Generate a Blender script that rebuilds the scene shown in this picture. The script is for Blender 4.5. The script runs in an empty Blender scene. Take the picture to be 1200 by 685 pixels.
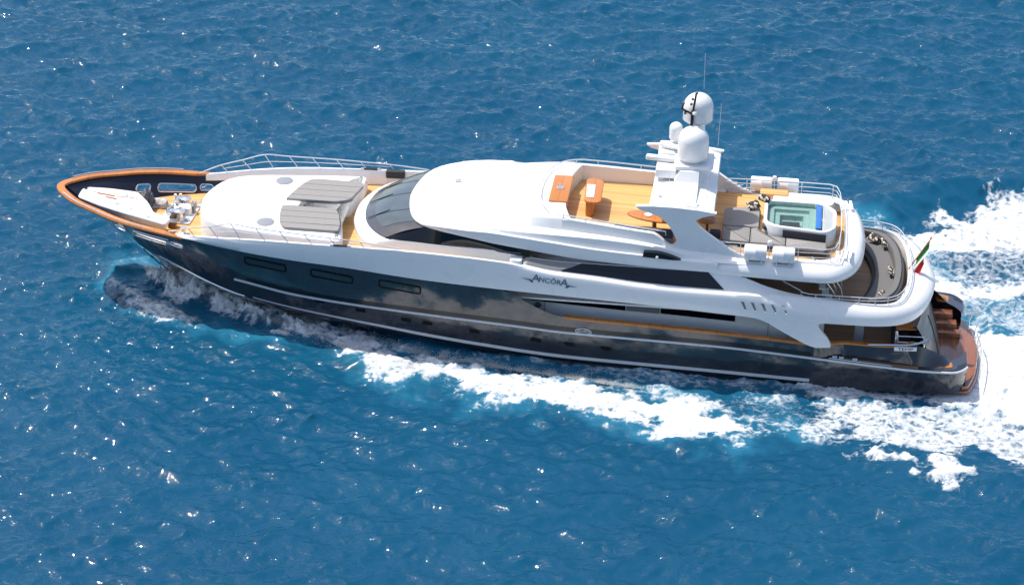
import bpy, bmesh, math, random
import numpy as np
from mathutils import Vector, Matrix

R = math.radians
scene = bpy.context.scene
COL = scene.collection
random.seed(7)

# ------------------------------------------------------------------ camera
cam_pos = (33.4899, -111.6359, 59.0698)
yaw, pitch, roll = -0.1076, 0.4718, 0.0212
cy, sy, cp, sp = math.cos(yaw), math.sin(yaw), math.cos(pitch), math.sin(pitch)
fwd = Vector((sy * cp, cy * cp, -sp))
rgt = Vector((cy, -sy, 0))
upv = rgt.cross(fwd)
rgt2 = rgt * math.cos(roll) + upv * math.sin(roll)
upv2 = upv * math.cos(roll) - rgt * math.sin(roll)
_n = math.hypot(.02, 1)
TRIM = Matrix(((1 / _n, 0, -.02 / _n, 0), (0, 1, 0, 0), (.02 / _n, 0, 1 / _n, -1.02 / _n), (0, 0, 0, 1)))     # yacht frame -> world (water level = 0)
cam_data = bpy.data.cameras.new("camera")
cam = bpy.data.objects.new("camera", cam_data)
COL.objects.link(cam)
cam.matrix_world = TRIM @ Matrix(((rgt2.x, upv2.x, -fwd.x, cam_pos[0]),
                           (rgt2.y, upv2.y, -fwd.y, cam_pos[1]),
                           (rgt2.z, upv2.z, -fwd.z, cam_pos[2]),
                           (0, 0, 0, 1)))
cam_data.sensor_width = 36.0
cam_data.sensor_fit = 'HORIZONTAL'
cam_data.lens = 36.0 * 3168.9 / 1200.0
cam_data.clip_start = 1.0
cam_data.clip_end = 20000.0
scene.camera = cam

# ------------------------------------------------------------------ sky + sun
SUN = Vector((-0.48, 0.21, 0.95)).normalized()
sun_el = math.asin(SUN.z)
sun_az = math.atan2(SUN.x, SUN.y)
world = bpy.data.worlds.new("World")
scene.world = world
world.use_nodes = True
wn = world.node_tree
for n in list(wn.nodes):
    wn.nodes.remove(n)
sky = wn.nodes.new("ShaderNodeTexSky")
sky.sky_type = 'NISHITA'
sky.sun_disc = False
sky.sun_elevation = sun_el
sky.sun_rotation = sun_az
sky.altitude = 0
sky.air_density = 1.0
sky.dust_density = 2.2
sky.ozone_density = 1.0
bg = wn.nodes.new("ShaderNodeBackground")
bg.inputs["Strength"].default_value = 0.15
wo = wn.nodes.new("ShaderNodeOutputWorld")
wn.links.new(sky.outputs[0], bg.inputs[0])
wn.links.new(bg.outputs[0], wo.inputs[0])
sd = bpy.data.lights.new("sun", 'SUN')
sd.energy = 3.7
sd.angle = R(0.53)
sd.color = (1.0, 0.955, 0.88)
so = bpy.data.objects.new("sun", sd)
COL.objects.link(so)
so.rotation_euler = SUN.to_track_quat('Z', 'Y').to_euler()
so.location = (0, 0, 80)

vs = scene.view_settings
scene.display_settings.display_device = 'sRGB'
vs.view_transform = 'Standard'
vs.look = 'None'
vs.exposure = 0.40
vs.gamma = 1.0
vs.use_curve_mapping = False
scene.cycles.max_bounces = 8
scene.cycles.caustics_reflective = False
scene.cycles.caustics_refractive = False
scene.cycles.sample_clamp_indirect = 4.0

# ------------------------------------------------------------------ materials
def ramp(nt, stops):
    r = nt.nodes.new("ShaderNodeValToRGB")
    els = r.color_ramp.elements
    while len(els) > len(stops):
        els.remove(els[-1])
    while len(els) < len(stops):
        els.new(1.0)
    for e, (p, c) in zip(els, stops):
        e.position = p
        e.color = (c[0], c[1], c[2], 1) if not isinstance(c, float) else (c, c, c, 1)
    return r

def mat(name, col, rough=0.5, metal=0.0, coat=0.0, spec=0.5, var=0.06, vscale=3.0, bump=0.0, bscale=30.0, coat_rough=0.05):
    """Principled paint with a faint procedural unevenness of colour and gloss."""
    m = bpy.data.materials.new(name)
    m.use_nodes = True
    nt = m.node_tree
    p = nt.nodes["Principled BSDF"]
    tc = nt.nodes.new("ShaderNodeTexCoord")
    nz = nt.nodes.new("ShaderNodeTexNoise")
    nz.inputs["Scale"].default_value = vscale
    nz.inputs["Detail"].default_value = 5
    nt.links.new(tc.outputs["Object"], nz.inputs["Vector"])
    lo = [max(0, c * (1 - var)) for c in col]
    hi = [min(1, c * (1 + var)) for c in col]
    rp = ramp(nt, [(0.3, lo), (0.7, hi)])
    nt.links.new(nz.outputs["Fac"], rp.inputs[0])
    nt.links.new(rp.outputs[0], p.inputs["Base Color"])
    mr = nt.nodes.new("ShaderNodeMapRange")
    mr.inputs["To Min"].default_value = max(0.0, rough * 0.85)
    mr.inputs["To Max"].default_value = min(1.0, rough * 1.15)
    nt.links.new(nz.outputs["Fac"], mr.inputs["Value"])
    nt.links.new(mr.outputs[0], p.inputs["Roughness"])
    p.inputs["Metallic"].default_value = metal
    p.inputs["Coat Weight"].default_value = coat
    p.inputs["Coat Roughness"].default_value = coat_rough
    p.inputs["Specular IOR Level"].default_value = spec
    if bump > 0:
        n2 = nt.nodes.new("ShaderNodeTexNoise")
        n2.inputs["Scale"].default_value = bscale
        n2.inputs["Detail"].default_value = 6
        nt.links.new(tc.outputs["Object"], n2.inputs["Vector"])
        b = nt.nodes.new("ShaderNodeBump")
        b.inputs["Strength"].default_value = bump
        b.inputs["Distance"].default_value = 0.05
        nt.links.new(n2.outputs["Fac"], b.inputs["Height"])
        nt.links.new(b.outputs[0], p.inputs["Normal"])
    return m

def teak(name, base, dark, plank=0.12, rough=0.55, coat=0.0, axis='y', seam=0.35, contrast=0.25):
    """Planked wood: plank tone per plank, caulk seams, long grain."""
    m = bpy.data.materials.new(name)
    m.use_nodes = True
    nt = m.node_tree
    p = nt.nodes["Principled BSDF"]
    tc = nt.nodes.new("ShaderNodeTexCoord")
    sx = nt.nodes.new("ShaderNodeSeparateXYZ")
    nt.links.new(tc.outputs["Object"], sx.inputs[0])
    out = {'x': 0, 'y': 1, 'z': 2}[axis]
    dv = nt.nodes.new("ShaderNodeMath"); dv.operation = 'DIVIDE'; dv.inputs[1].default_value = plank
    nt.links.new(sx.outputs[out], dv.inputs[0])
    fl = nt.nodes.new("ShaderNodeMath"); fl.operation = 'FLOOR'
    nt.links.new(dv.outputs[0], fl.inputs[0])
    fr = nt.nodes.new("ShaderNodeMath"); fr.operation = 'FRACT'
    nt.links.new(dv.outputs[0], fr.inputs[0])
    wn_ = nt.nodes.new("ShaderNodeTexWhiteNoise"); wn_.noise_dimensions = '1D'
    nt.links.new(fl.outputs[0], wn_.inputs["W"])
    mp = nt.nodes.new("ShaderNodeMapping")
    sc = [1.2, 1.2, 1.2]; sc[out] = 22.0
    mp.inputs["Scale"].default_value = sc
    nt.links.new(tc.outputs["Object"], mp.inputs[0])
    gr = nt.nodes.new("ShaderNodeTexNoise"); gr.inputs["Scale"].default_value = 2.0; gr.inputs["Detail"].default_value = 6
    nt.links.new(mp.outputs[0], gr.inputs["Vector"])
    ad = nt.nodes.new("ShaderNodeMath"); ad.operation = 'ADD'
    nt.links.new(wn_.outputs["Value"], ad.inputs[0]); nt.links.new(gr.outputs["Fac"], ad.inputs[1])
    hf = nt.nodes.new("ShaderNodeMath"); hf.operation = 'MULTIPLY'; hf.inputs[1].default_value = 0.5
    nt.links.new(ad.outputs[0], hf.inputs[0])
    lo = [c * (1 - contrast) for c in base]; hi = [min(1, c * (1 + contrast)) for c in base]
    rp = ramp(nt, [(0.15, lo), (0.85, hi)])
    nt.links.new(hf.outputs[0], rp.inputs[0])
    sm = nt.nodes.new("ShaderNodeMath"); sm.operation = 'LESS_THAN'; sm.inputs[1].default_value = 0.10
    nt.links.new(fr.outputs[0], sm.inputs[0])
    sm2 = nt.nodes.new("ShaderNodeMath"); sm2.operation = 'MULTIPLY'; sm2.inputs[1].default_value = seam
    nt.links.new(sm.outputs[0], sm2.inputs[0])
    mx = nt.nodes.new("ShaderNodeMix"); mx.data_type = 'RGBA'
    nt.links.new(sm2.outputs[0], mx.inputs["Factor"])
    nt.links.new(rp.outputs[0], mx.inputs["A"])
    mx.inputs["B"].default_value = (dark[0], dark[1], dark[2], 1)
    nt.links.new(mx.outputs["Result"], p.inputs["Base Color"])
    p.inputs["Roughness"].default_value = rough
    p.inputs["Coat Weight"].default_value = coat
    p.inputs["Coat Roughness"].default_value = 0.12
    return m

M = {}
M['white'] = mat("white_gelcoat", (0.80, 0.80, 0.79), 0.28, coat=0.4, var=0.02, vscale=0.8)
M['white_matt'] = mat("white_nonskid", (0.78, 0.78, 0.77), 0.6, var=0.03, vscale=6, bump=0.1, bscale=60)
M['navy'] = mat("navy_gloss_paint", (0.028, 0.030, 0.038), 0.12, coat=1.0, var=0.15, vscale=0.7, coat_rough=0.05, bump=0.22, bscale=3.0)
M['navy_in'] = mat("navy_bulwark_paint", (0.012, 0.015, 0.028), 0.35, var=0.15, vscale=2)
M['black'] = mat("black_antifoul", (0.008, 0.009, 0.012), 0.25, var=0.2)
M['silver'] = mat("silver_stripe", (0.62, 0.64, 0.67), 0.3, var=0.04)
M['grey_panel'] = mat("grey_panel", (0.20, 0.20, 0.20), 0.45, var=0.06)
M['glass'] = mat("dark_window_glass", (0.004, 0.005, 0.009), 0.05, spec=0.5, var=0.2, vscale=1)
M['hullglass'] = mat("hull_window_glass", (0.03, 0.045, 0.05), 0.08, spec=0.5, var=0.25, vscale=2)
M['wind_frame'] = mat("windscreen_frame_glass", (0.055, 0.055, 0.062), 0.12, coat=0.5, var=0.1)
M['wind_pane'] = mat("windscreen_tinted_pane", (0.065, 0.082, 0.085), 0.08, coat=0.6, var=0.22, vscale=1.3)
M['port'] = mat("port_black", (0.004, 0.004, 0.005), 0.45, spec=0.2)
M['chrome'] = mat("polished_steel", (0.78, 0.78, 0.78), 0.18, metal=0.85, var=0.04)
M['steel_white'] = mat("bright_steel_tube", (0.72, 0.72, 0.72), 0.3, metal=0.3, var=0.04)
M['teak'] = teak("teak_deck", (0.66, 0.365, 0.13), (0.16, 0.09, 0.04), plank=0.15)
M['teak_brown'] = teak("teak_deck_brown", (0.34, 0.185, 0.085), (0.10, 0.05, 0.025), plank=0.15)  # darker, browner teak for the main, aft and ledge planking
M['teak_red'] = teak("varnished_platform_teak", (0.25, 0.088, 0.036), (0.08, 0.022, 0.01), plank=0.14, rough=0.25, coat=0.6, axis='x', contrast=0.35)
M['varnish'] = teak("varnished_teak_cap", (0.50, 0.175, 0.030), (0.22, 0.07, 0.01), plank=0.6, rough=0.42, coat=0.25, axis='x', seam=0.35, contrast=0.14)
M['cush'] = mat("taupe_cushion", (0.265, 0.252, 0.243), 0.85, var=0.08, vscale=8, bump=0.15, bscale=40)
M['cush_grey'] = mat("grey_cushion", (0.17, 0.17, 0.185), 0.85, var=0.1, vscale=8, bump=0.15, bscale=40)
M['sofa'] = mat("grey_sofa_fabric", (0.135, 0.132, 0.130), 0.85, var=0.08, vscale=8, bump=0.15, bscale=40)
M['hatch'] = mat("hatch_tinted", (0.26, 0.27, 0.29), 0.3)
M['cush_dark'] = mat("charcoal_cushion", (0.035, 0.036, 0.042), 0.8, var=0.15, vscale=8)
M['blue'] = mat("blue_cushion", (0.02, 0.14, 0.50), 0.6, var=0.1)
M['pebble'] = mat("pebble", (0.7, 0.7, 0.7), 0.6)
M['rubber'] = mat("black_rubber", (0.02, 0.02, 0.02), 0.6)
M['foamwhite'] = mat("canister_white", (0.80, 0.80, 0.80), 0.4, var=0.03)
M['green'] = mat("flag_green", (0.02, 0.20, 0.06), 0.8)
M['flagwhite'] = mat("flag_white", (0.75, 0.75, 0.72), 0.8)
M['red'] = mat("flag_red", (0.55, 0.02, 0.025), 0.8)
M['letter'] = mat("teal_letter_paint", (0.045, 0.11, 0.16), 0.35)
M['tan'] = mat("tan_panel", (0.55, 0.40, 0.30), 0.5)
M['bronze'] = mat("galvanised_gear", (0.22, 0.21, 0.20), 0.4, metal=0.5, var=0.4, vscale=12, bump=0.4, bscale=20)

def mat_glass_screen():
    m = bpy.data.materials.new("clear_acrylic"); m.use_nodes = True
    nt = m.node_tree
    for n in list(nt.nodes): nt.nodes.remove(n)
    o = nt.nodes.new("ShaderNodeOutputMaterial")
    t = nt.nodes.new("ShaderNodeBsdfTransparent"); t.inputs[0].default_value = (0.86, 0.90, 0.90, 1)
    g = nt.nodes.new("ShaderNodeBsdfGlossy"); g.inputs["Roughness"].default_value = 0.05
    fz = nt.nodes.new("ShaderNodeFresnel"); fz.inputs[0].default_value = 1.45
    mx = nt.nodes.new("ShaderNodeMixShader")
    nt.links.new(fz.outputs[0], mx.inputs[0]); nt.links.new(t.outputs[0], mx.inputs[1]); nt.links.new(g.outputs[0], mx.inputs[2])
    nt.links.new(mx.outputs[0], o.inputs[0])
    return m
M['acrylic'] = mat_glass_screen()

def mat_zebra():
    m = mat("zebra_print_fabric", (0.6, 0.55, 0.48), 0.85)
    nt = m.node_tree; p = nt.nodes["Principled BSDF"]
    tc = nt.nodes.new("ShaderNodeTexCoord")
    v = nt.nodes.new("ShaderNodeTexVoronoi"); v.inputs["Scale"].default_value = 7.0
    nt.links.new(tc.outputs["Object"], v.inputs["Vector"])
    r = ramp(nt, [(0.40, (0.62, 0.55, 0.47)), (0.48, (0.03, 0.025, 0.025))])
    nt.links.new(v.outputs["Distance"], r.inputs[0])
    nt.links.new(r.outputs[0], p.inputs["Base Color"])
    return m
M['zebra'] = mat_zebra()

def mat_tub():
    m = mat("tub_mosaic", (0.34, 0.42, 0.40), 0.2, coat=0.5)
    nt = m.node_tree; p = nt.nodes["Principled BSDF"]
    tc = nt.nodes.new("ShaderNodeTexCoord")
    b = nt.nodes.new("ShaderNodeTexBrick"); b.inputs["Scale"].default_value = 7.0
    b.offset = 0.0
    b.inputs["Color1"].default_value = (0.42, 0.54, 0.52, 1); b.inputs["Color2"].default_value = (0.56, 0.64, 0.62, 1)
    b.inputs["Mortar"].default_value = (0.55, 0.6, 0.58, 1); b.inputs["Mortar Size"].default_value = 0.02
    b.inputs["Brick Width"].default_value = 0.5; b.inputs["Row Height"].default_value = 0.5
    nt.links.new(tc.outputs["Object"], b.inputs["Vector"])
    nt.links.new(b.outputs["Color"], p.inputs["Base Color"])
    return m
M['tub'] = mat_tub()

# ------------------------------------------------------------------ mesh helpers
def tag(o, label=None, cat=None, group=None, kind=None):
    if label: o['label'] = label
    if cat: o['category'] = cat
    if group: o['group'] = group
    if kind: o['kind'] = kind
    return o

def empty(name, loc, label=None, cat=None, group=None):
    o = bpy.data.objects.new(name, None)
    o.empty_display_size = 0.3
    COL.objects.link(o)
    o.location = loc
    return tag(o, label, cat, group)

class MB:
    def __init__(s):
        s.v = []; s.f = []; s.mi = []
    def add(s, verts, faces, mi=0):
        n = len(s.v)
        s.v += [tuple(map(float, p)) for p in verts]
        s.f += [tuple(i + n for i in f) for f in faces]
        s.mi += [mi] * len(faces)
        return s
    def grid(s, rows, closed=False, mi=0, flip=False):
        """rows of equal point counts -> quads"""
        n = len(rows[0]); v = [p for r in rows for p in r]; f = []
        for i in range(len(rows) - 1):
            for j in range(n if closed else n - 1):
                a = i * n + j; b = i * n + (j + 1) % n
                q = (a, b, b + n, a + n)
                f.append(q[::-1] if flip else q)
        return s.add(v, f, mi)
    def tube(s, path, r, n=6, mi=0, cap=True):
        pts = [Vector(p) for p in path]
        rows = []
        ref = None
        for i, p in enumerate(pts):
            a = pts[max(i - 1, 0)]; b = pts[min(i + 1, len(pts) - 1)]
            t = (b - a)
            if t.length < 1e-9: t = Vector((0, 0, 1))
            t.normalize()
            if ref is None:
                ref = Vector((0, 0, 1)) if abs(t.z) < 0.9 else Vector((1, 0, 0))
            u = t.cross(ref); u.normalize(); w = u.cross(t); ref = w
            rr = r[i] if isinstance(r, (list, tuple)) else r
            rows.append([p + (u * math.cos(2 * math.pi * k / n) + w * math.sin(2 * math.pi * k / n)) * rr for k in range(n)])
        s.grid(rows, closed=True, mi=mi)
        if cap:
            m = len(s.v)
            s.f.append(tuple(range(m - n, m))); s.mi.append(mi)
            s.f.append(tuple(reversed(range(m - n * len(rows), m - n * (len(rows) - 1))))); s.mi.append(mi)
        return s
    def lathe(s, c, prof, n=24, mi=0, axis=(0, 0, 1)):
        q = Vector((0, 0, 1)).rotation_difference(Vector(axis))
        rows = []
        for r_, z in prof:
            rows.append([Vector(c) + q @ Vector((max(r_, 1e-4) * math.cos(2 * math.pi * k / n), max(r_, 1e-4) * math.sin(2 * math.pi * k / n), z)) for k in range(n)])
        return s.grid(rows, closed=True, mi=mi)
    def levels(s, outline, lv, cap_top=True, cap_bot=False, mi=0, slope=0.0, x0=0.0):
        """closed outline (x,y), list of (inset,z): stacked offset rings"""
        o = np.array(outline, float)
        area = 0.5 * np.sum(o[:, 0] * np.roll(o[:, 1], -1) - np.roll(o[:, 0], -1) * o[:, 1])
        if area < 0: o = o[::-1]
        d1 = o - np.roll(o, 1, 0); d2 = np.roll(o, -1, 0) - o
        d1 /= np.maximum(np.linalg.norm(d1, axis=1, keepdims=True), 1e-9)
        d2 /= np.maximum(np.linalg.norm(d2, axis=1, keepdims=True), 1e-9)
        n1 = np.stack([-d1[:, 1], d1[:, 0]], 1); n2 = np.stack([-d2[:, 1], d2[:, 0]], 1)
        nn = n1 + n2
        nn /= np.maximum(np.linalg.norm(nn, axis=1, keepdims=True), 1e-9)
        k = 1 / np.maximum(np.sum(nn * n1, axis=1), 0.5)
        nn = nn * k[:, None]
        rows = []
        for d, z in lv:
            p = o + nn * d
            rows.append([(a, b, z + slope * (a - x0)) for a, b in p])
        s.grid(rows, closed=True, mi=mi)
        m = len(s.v); n = len(o)
        if cap_top:
            s.f.append(tuple(range(m - n, m))); s.mi.append(mi)
        if cap_bot:
            s.f.append(tuple(reversed(range(m - n * len(rows), m - n * (len(rows) - 1))))); s.mi.append(mi)
        return s
    def slab(s, outline, z0, z1, r=0.03, mi=0, bot=True):
        if r <= 0:
            return s.levels(outline, [(0, z0), (0, z1)], True, bot, mi)
        return s.levels(outline, [(r * .6, z0), (0, z0 + r * .6), (0, z1 - r), (r * .3, z1 - r * .3), (r, z1)], True, bot, mi)
    def box(s, c, size, r=0.02, rz=0.0, mi=0):
        a, b = size[0] / 2, size[1] / 2
        ca, sa = math.cos(rz), math.sin(rz)
        rr = min(a, b) * 0.35 if r > min(a, b) * .35 else r
        pts = round_poly([(-a, -b), (a, -b), (a, b), (-a, b)], rr, 3) if rr > 0 else [(-a, -b), (a, -b), (a, b), (-a, b)]
        pts = [(c[0] + x * ca - y * sa, c[1] + x * sa + y * ca) for x, y in pts]
        return s.slab(pts, c[2] - size[2] / 2, c[2] + size[2] / 2, min(rr, size[2] * .3), mi)
    def plate(s, poly, y0, y1, mi=0):
        """polygon in x-z, thickness along y"""
        n = len(poly)
        v = [(x, y0, z) for x, z in poly] + [(x, y1, z) for x, z in poly]
        f = [tuple(range(n)), tuple(reversed(range(n, 2 * n)))]
        f += [(i, i + n, (i + 1) % n + n, (i + 1) % n) for i in range(n)]
        return s.add(v, f, mi)
    def mirror_y(s):
        n = len(s.v)
        s.v += [(x, -y, z) for x, y, z in s.v]
        s.f += [tuple(i + n for i in reversed(f)) for f in s.f]
        s.mi += list(s.mi)
        return s
    def build(s, name, mats, parent=None, smooth=True, angle=32, fix=True):
        me = bpy.data.meshes.new(name)
        me.from_pydata(s.v, [], s.f)
        if not isinstance(mats, (list, tuple)): mats = [mats]
        for m in mats: me.materials.append(m)
        if len(mats) > 1:
            me.polygons.foreach_set("material_index", s.mi)
        if fix:
            bm = bmesh.new(); bm.from_mesh(me)
            bmesh.ops.remove_doubles(bm, verts=bm.verts, dist=1e-4)
            bmesh.ops.recalc_face_normals(bm, faces=bm.faces)
            bm.to_mesh(me); bm.free()
        if smooth:
            me.polygons.foreach_set("use_smooth", [True] * len(me.polygons))
            me.set_sharp_from_angle(angle=R(angle))
        me.update()
        o = bpy.data.objects.new(name, me)
        COL.objects.link(o)
        if parent is not None:
            o.parent = parent
            w = Vector((0, 0, 0)); q = parent
            while q is not None:
                w += q.location; q = q.parent
            if w.length > 1e-9:      # meshes are written in world coordinates
                me.transform(Matrix.Translation(-w))
        return o

def round_poly(pts, r, n=5):
    """round the corners of a polygon; r is one radius or one per corner"""
    out = []; N = len(pts)
    for i in range(N):
        p = np.array(pts[i], float); a = np.array(pts[i - 1], float); b = np.array(pts[(i + 1) % N], float)
        rr = r[i] if isinstance(r, (list, tuple)) else r
        la, lb = np.linalg.norm(a - p), np.linalg.norm(b - p)
        d = min(rr, la * .48, lb * .48)
        if d < 1e-4: out.append(tuple(p)); continue
        pa = p + (a - p) / la * d; pb = p + (b - p) / lb * d
        for k in range(n + 1):
            t = k / n
            out.append(tuple((1 - t) ** 2 * pa + 2 * t * (1 - t) * p + t * t * pb))
    return out

def curve(table):
    """monotone cubic through (x, y...) rows"""
    T = np.array(sorted(table), float); x = T[:, 0]; Y = T[:, 1:]
    h = np.diff(x); d = np.diff(Y, axis=0) / h[:, None]
    m = np.zeros_like(Y)
    m[0] = d[0]; m[-1] = d[-1]
    for i in range(1, len(x) - 1):
        for c in range(Y.shape[1]):
            if d[i - 1, c] * d[i, c] > 0:
                w1 = 2 * h[i] + h[i - 1]; w2 = h[i] + 2 * h[i - 1]
                m[i, c] = (w1 + w2) / (w1 / d[i - 1, c] + w2 / d[i, c])
    def f(q):
        q = float(min(max(q, x[0]), x[-1]))
        i = int(min(max(np.searchsorted(x, q) - 1, 0), len(x) - 2))
        t = (q - x[i]) / h[i]
        y = (2 * t**3 - 3 * t**2 + 1) * Y[i] + (t**3 - 2 * t**2 + t) * h[i] * m[i] + (-2 * t**3 + 3 * t**2) * Y[i + 1] + (t**3 - t**2) * h[i] * m[i + 1]
        return float(y[0]) if len(y) == 1 else [float(k) for k in y]
    return f

def smooth_path(pts, n=6):
    P = [np.array(p, float) for p in pts]; out = []
    for i in range(len(P) - 1):
        a = P[max(i - 1, 0)]; b = P[i]; c = P[i + 1]; d = P[min(i + 2, len(P) - 1)]
        for k in range(n):
            t = k / n
            out.append(tuple(0.5 * ((2 * b) + (c - a) * t + (2 * a - 5 * b + 4 * c - d) * t * t + (3 * b - a - 3 * c + d) * t**3)))
    out.append(tuple(P[-1]))
    return out

def mirrored(poly):
    """half outline from centre line to centre line (y>=0) -> closed outline"""
    return [(x, y) for x, y in poly] + [(x, -y) for x, y in reversed(poly) if y > 1e-6]

def text_mesh(body, size, name, m, parent, mtx, extrude=0.004, shear=0.0, sx=1.0):
    cu = bpy.data.curves.new(name, 'FONT')
    cu.body = body; cu.size = size; cu.extrude = extrude; cu.shear = shear
    cu.align_x = 'CENTER'; cu.align_y = 'CENTER'
    t = bpy.data.objects.new("tmp", cu); COL.objects.link(t)
    bpy.context.view_layer.update()
    me = bpy.data.meshes.new_from_object(t.evaluated_get(bpy.context.evaluated_depsgraph_get()))
    bpy.data.objects.remove(t); bpy.data.curves.remove(cu)
    me.name = name
    me.transform(Matrix.Diagonal((sx, 1, 1, 1)))
    me.transform(mtx)
    w = Vector((0, 0, 0)); q = parent
    while q is not None:
        w += q.location; q = q.parent
    me.transform(Matrix.Translation(-w))
    me.materials.clear(); me.materials.append(m)
    o = bpy.data.objects.new(name, me); COL.objects.link(o); o.parent = parent
    return o
# ------------------------------------------------------------------ hull form (bow at x=0, port side towards -y, water at z=0)
stem_x = curve([(-1.5, 9.0), (0, 7.2), (1.0, 6.1), (2.37, 4.41), (2.87, 3.71), (3.79, 2.63), (4.5, 1.64), (5.72, 0.0)])
stem_z = curve([(0, 5.72), (1.64, 4.5), (2.63, 3.79), (3.71, 2.87), (4.41, 2.37), (6.1, 1.0), (7.2, 0), (9.0, -1.5)])
ref_z = curve([(0, 5.72), (6.4, 5.2), (8, 5.02), (12, 4.75), (16, 4.5), (20, 4.2), (24, 4.0), (30, 3.7), (36, 3.6), (42.4, 3.5)])
ref_b = curve([(0, 0.02), (.08, .30), (.38, .76), (1.2, 1.58), (2.3, 2.22), (3.3, 2.76), (4.5, 3.17), (6.2, 3.50), (8, 3.74), (10, 3.98),
               (12, 4.14), (14, 4.26), (16, 4.34), (20, 4.42), (24, 4.46), (34, 4.46), (38, 4.36), (40, 4.22), (42.4, 4.0)])
hull_e = curve([(0, 1.0), (3, .80), (6, .66), (9, .50), (12, .33), (16, .20), (20, .125), (26, .075), (42.4, .06)])
def hull_b(x, z):
    z0 = stem_z(x) if x < 9 else -1.5
    t = (z - z0) / max(ref_z(x) - z0, 0.02)
    t = min(max(t, 0.0), 1.05)
    return ref_b(x) * t ** hull_e(x)
hull_top = curve([(0, 5.72), (6.4, 5.2), (8.2, 5.0), (12.2, 4.71), (14, 4.62), (18, 4.32), (21.3, 4.16), (21.9, 4.0), (22.6, 3.6), (23.4, 3.2), (24.2, 2.98), (27.7, 2.85), (30.75, 2.74), (35, 2.52), (38.75, 2.32), (39.5, 2.32)])
rub_z = curve([(8.6, 3.2), (9.4, 3.1), (12, 2.74), (18, 2.48), (22, 2.3), (24, 2.18), (27, 2.11), (31, 2.03), (33.5, 1.9), (38, 1.56), (40.6, 1.34), (42.4, 1.3)])
boot_z = curve([(9.0, 2.1), (12, 1.8), (15, 1.62), (18, 1.32), (20.3, 1.12), (24, .87), (27, .79), (31, .70), (36, .55), (42.2, .35)])
chine_z = curve([(0, 5.7), (2.0, 4.5), (4.0, 3.75), (6.3, 3.0), (8, 2.45), (10, 2.05), (12, 1.80), (15, 1.52), (18, 1.13), (20.3, .85), (24, .6), (27, .48), (31, .36), (36, .24), (42.4, .15)])
def hull_surf(x, z):
    """half-breadth with the chine tucked in below"""
    zc = chine_z(x)
    if x < 2.0 or z >= zc:
        return hull_b(x, z)
    bc = hull_b(x, zc)
    z0 = stem_z(x) if x < 9 else -1.5
    zk = max(z0, zc - bc / 1.25)
    t = min(max((z - zk) / max(zc - zk, 0.02), 0), 1)
    return bc * t ** .9
def hull_pt(x, z, side=-1, off=0.0):
    """point on the topsides pushed out by off along the surface normal"""
    e = 0.03
    b = hull_b(x, z)
    dx = (hull_b(x + e, z) - hull_b(x - e, z)) / (2 * e)
    dz = (hull_b(x, z + e) - hull_b(x, z - e)) / (2 * e)
    n = Vector((-dx, 1, -dz)).normalized()
    return Vector((x + n.x * off, side * (b + n.y * off), z + n.z * off))
# ================================================================== sea
rng = np.random.default_rng(11)
def ocean_tile(N, L, wind_dir, kp, spread, hs, short=.06, seed=1):
    g = np.random.default_rng(seed)
    k1 = 2 * np.pi * np.fft.fftfreq(N, L / N)
    KX, KY = np.meshgrid(k1, k1, indexing='xy')
    K = np.hypot(KX, KY); K[0, 0] = 1e-6
    S = np.exp(-1.25 * (kp / K) ** 2) / K ** 4.2
    c = (KX * math.cos(wind_dir) + KY * math.sin(wind_dir)) / K
    S *= (.06 + np.abs(c) ** spread)
    S *= np.exp(-(K * short) ** 2)
    S[0, 0] = 0
    A = np.sqrt(S) * (g.standard_normal((N, N)) + 1j * g.standard_normal((N, N)))
    h = np.fft.ifft2(A).real
    dx = np.fft.ifft2(1j * KX / K * A).real; dy = np.fft.ifft2(1j * KY / K * A).real
    s = hs / (4 * h.std())
    return h * s, dx * s, dy * s
def sample(T, L, X, Y):
    N = T.shape[0]
    u = (X / L * N) % N; v = (Y / L * N) % N
    i = np.floor(u).astype(int); j = np.floor(v).astype(int); fu = u - i; fv = v - j
    i %= N; j %= N
    i1 = (i + 1) % N; j1 = (j + 1) % N
    return (T[j, i] * (1 - fu) + T[j, i1] * fu) * (1 - fv) + (T[j1, i] * (1 - fu) + T[j1, i1] * fu) * fv
def axis(lo, hi, step, far, growth=1.12):
    a = list(np.arange(lo, hi + step / 2, step))
    s = step; x = a[-1]
    while x < far:
        s *= growth; x += s; a.append(x)
    s = step; x = a[0]; b = []
    while x > -far:
        s *= growth; x -= s; b.append(x)
    return np.array(b[::-1] + a)
def axis2(core, mid, far):
    """fine core, medium band, stretched outside"""
    (c0, c1, cs), (m0, m1, ms) = core, mid
    a = np.concatenate([np.arange(m0, c0, ms), np.arange(c0, c1, cs), np.arange(c1, m1 + ms, ms)])
    s = ms; x = a[-1]; up = []
    while x < far: s *= 1.13; x += s; up.append(x)
    s = ms; x = a[0]; dn = []
    while x > -far: s *= 1.13; x -= s; dn.append(x)
    return np.concatenate([np.array(dn[::-1]), a, np.array(up)])
GX = axis2((1.0, 50.0, .10), (-22.0, 62.0, .15), 6000.0)
GY = axis2((-13.0, 11.0, .10), (-34.0, 62.0, .17), 6000.0)
X, Y = np.meshgrid(GX, GY, indexing='xy')
wd = R(96)
h1, dx1, dy1 = ocean_tile(512, 71.0, wd, 1.35, 2.3, .32, .08, 3)
h2, dx2, dy2 = ocean_tile(512, 29.3, R(80), 4.6, 2.2, .20, .045, 5)
fade = np.clip(1.3 - np.hypot(X - 20, Y - 10) / 260, 0, 1)
ca, sa = math.cos(.21), math.sin(.21)
X2, Y2 = X * ca + Y * sa, -X * sa + Y * ca
H = (sample(h1, 71.0, X, Y) + sample(h2, 29.3, X2, Y2)) * fade
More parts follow.
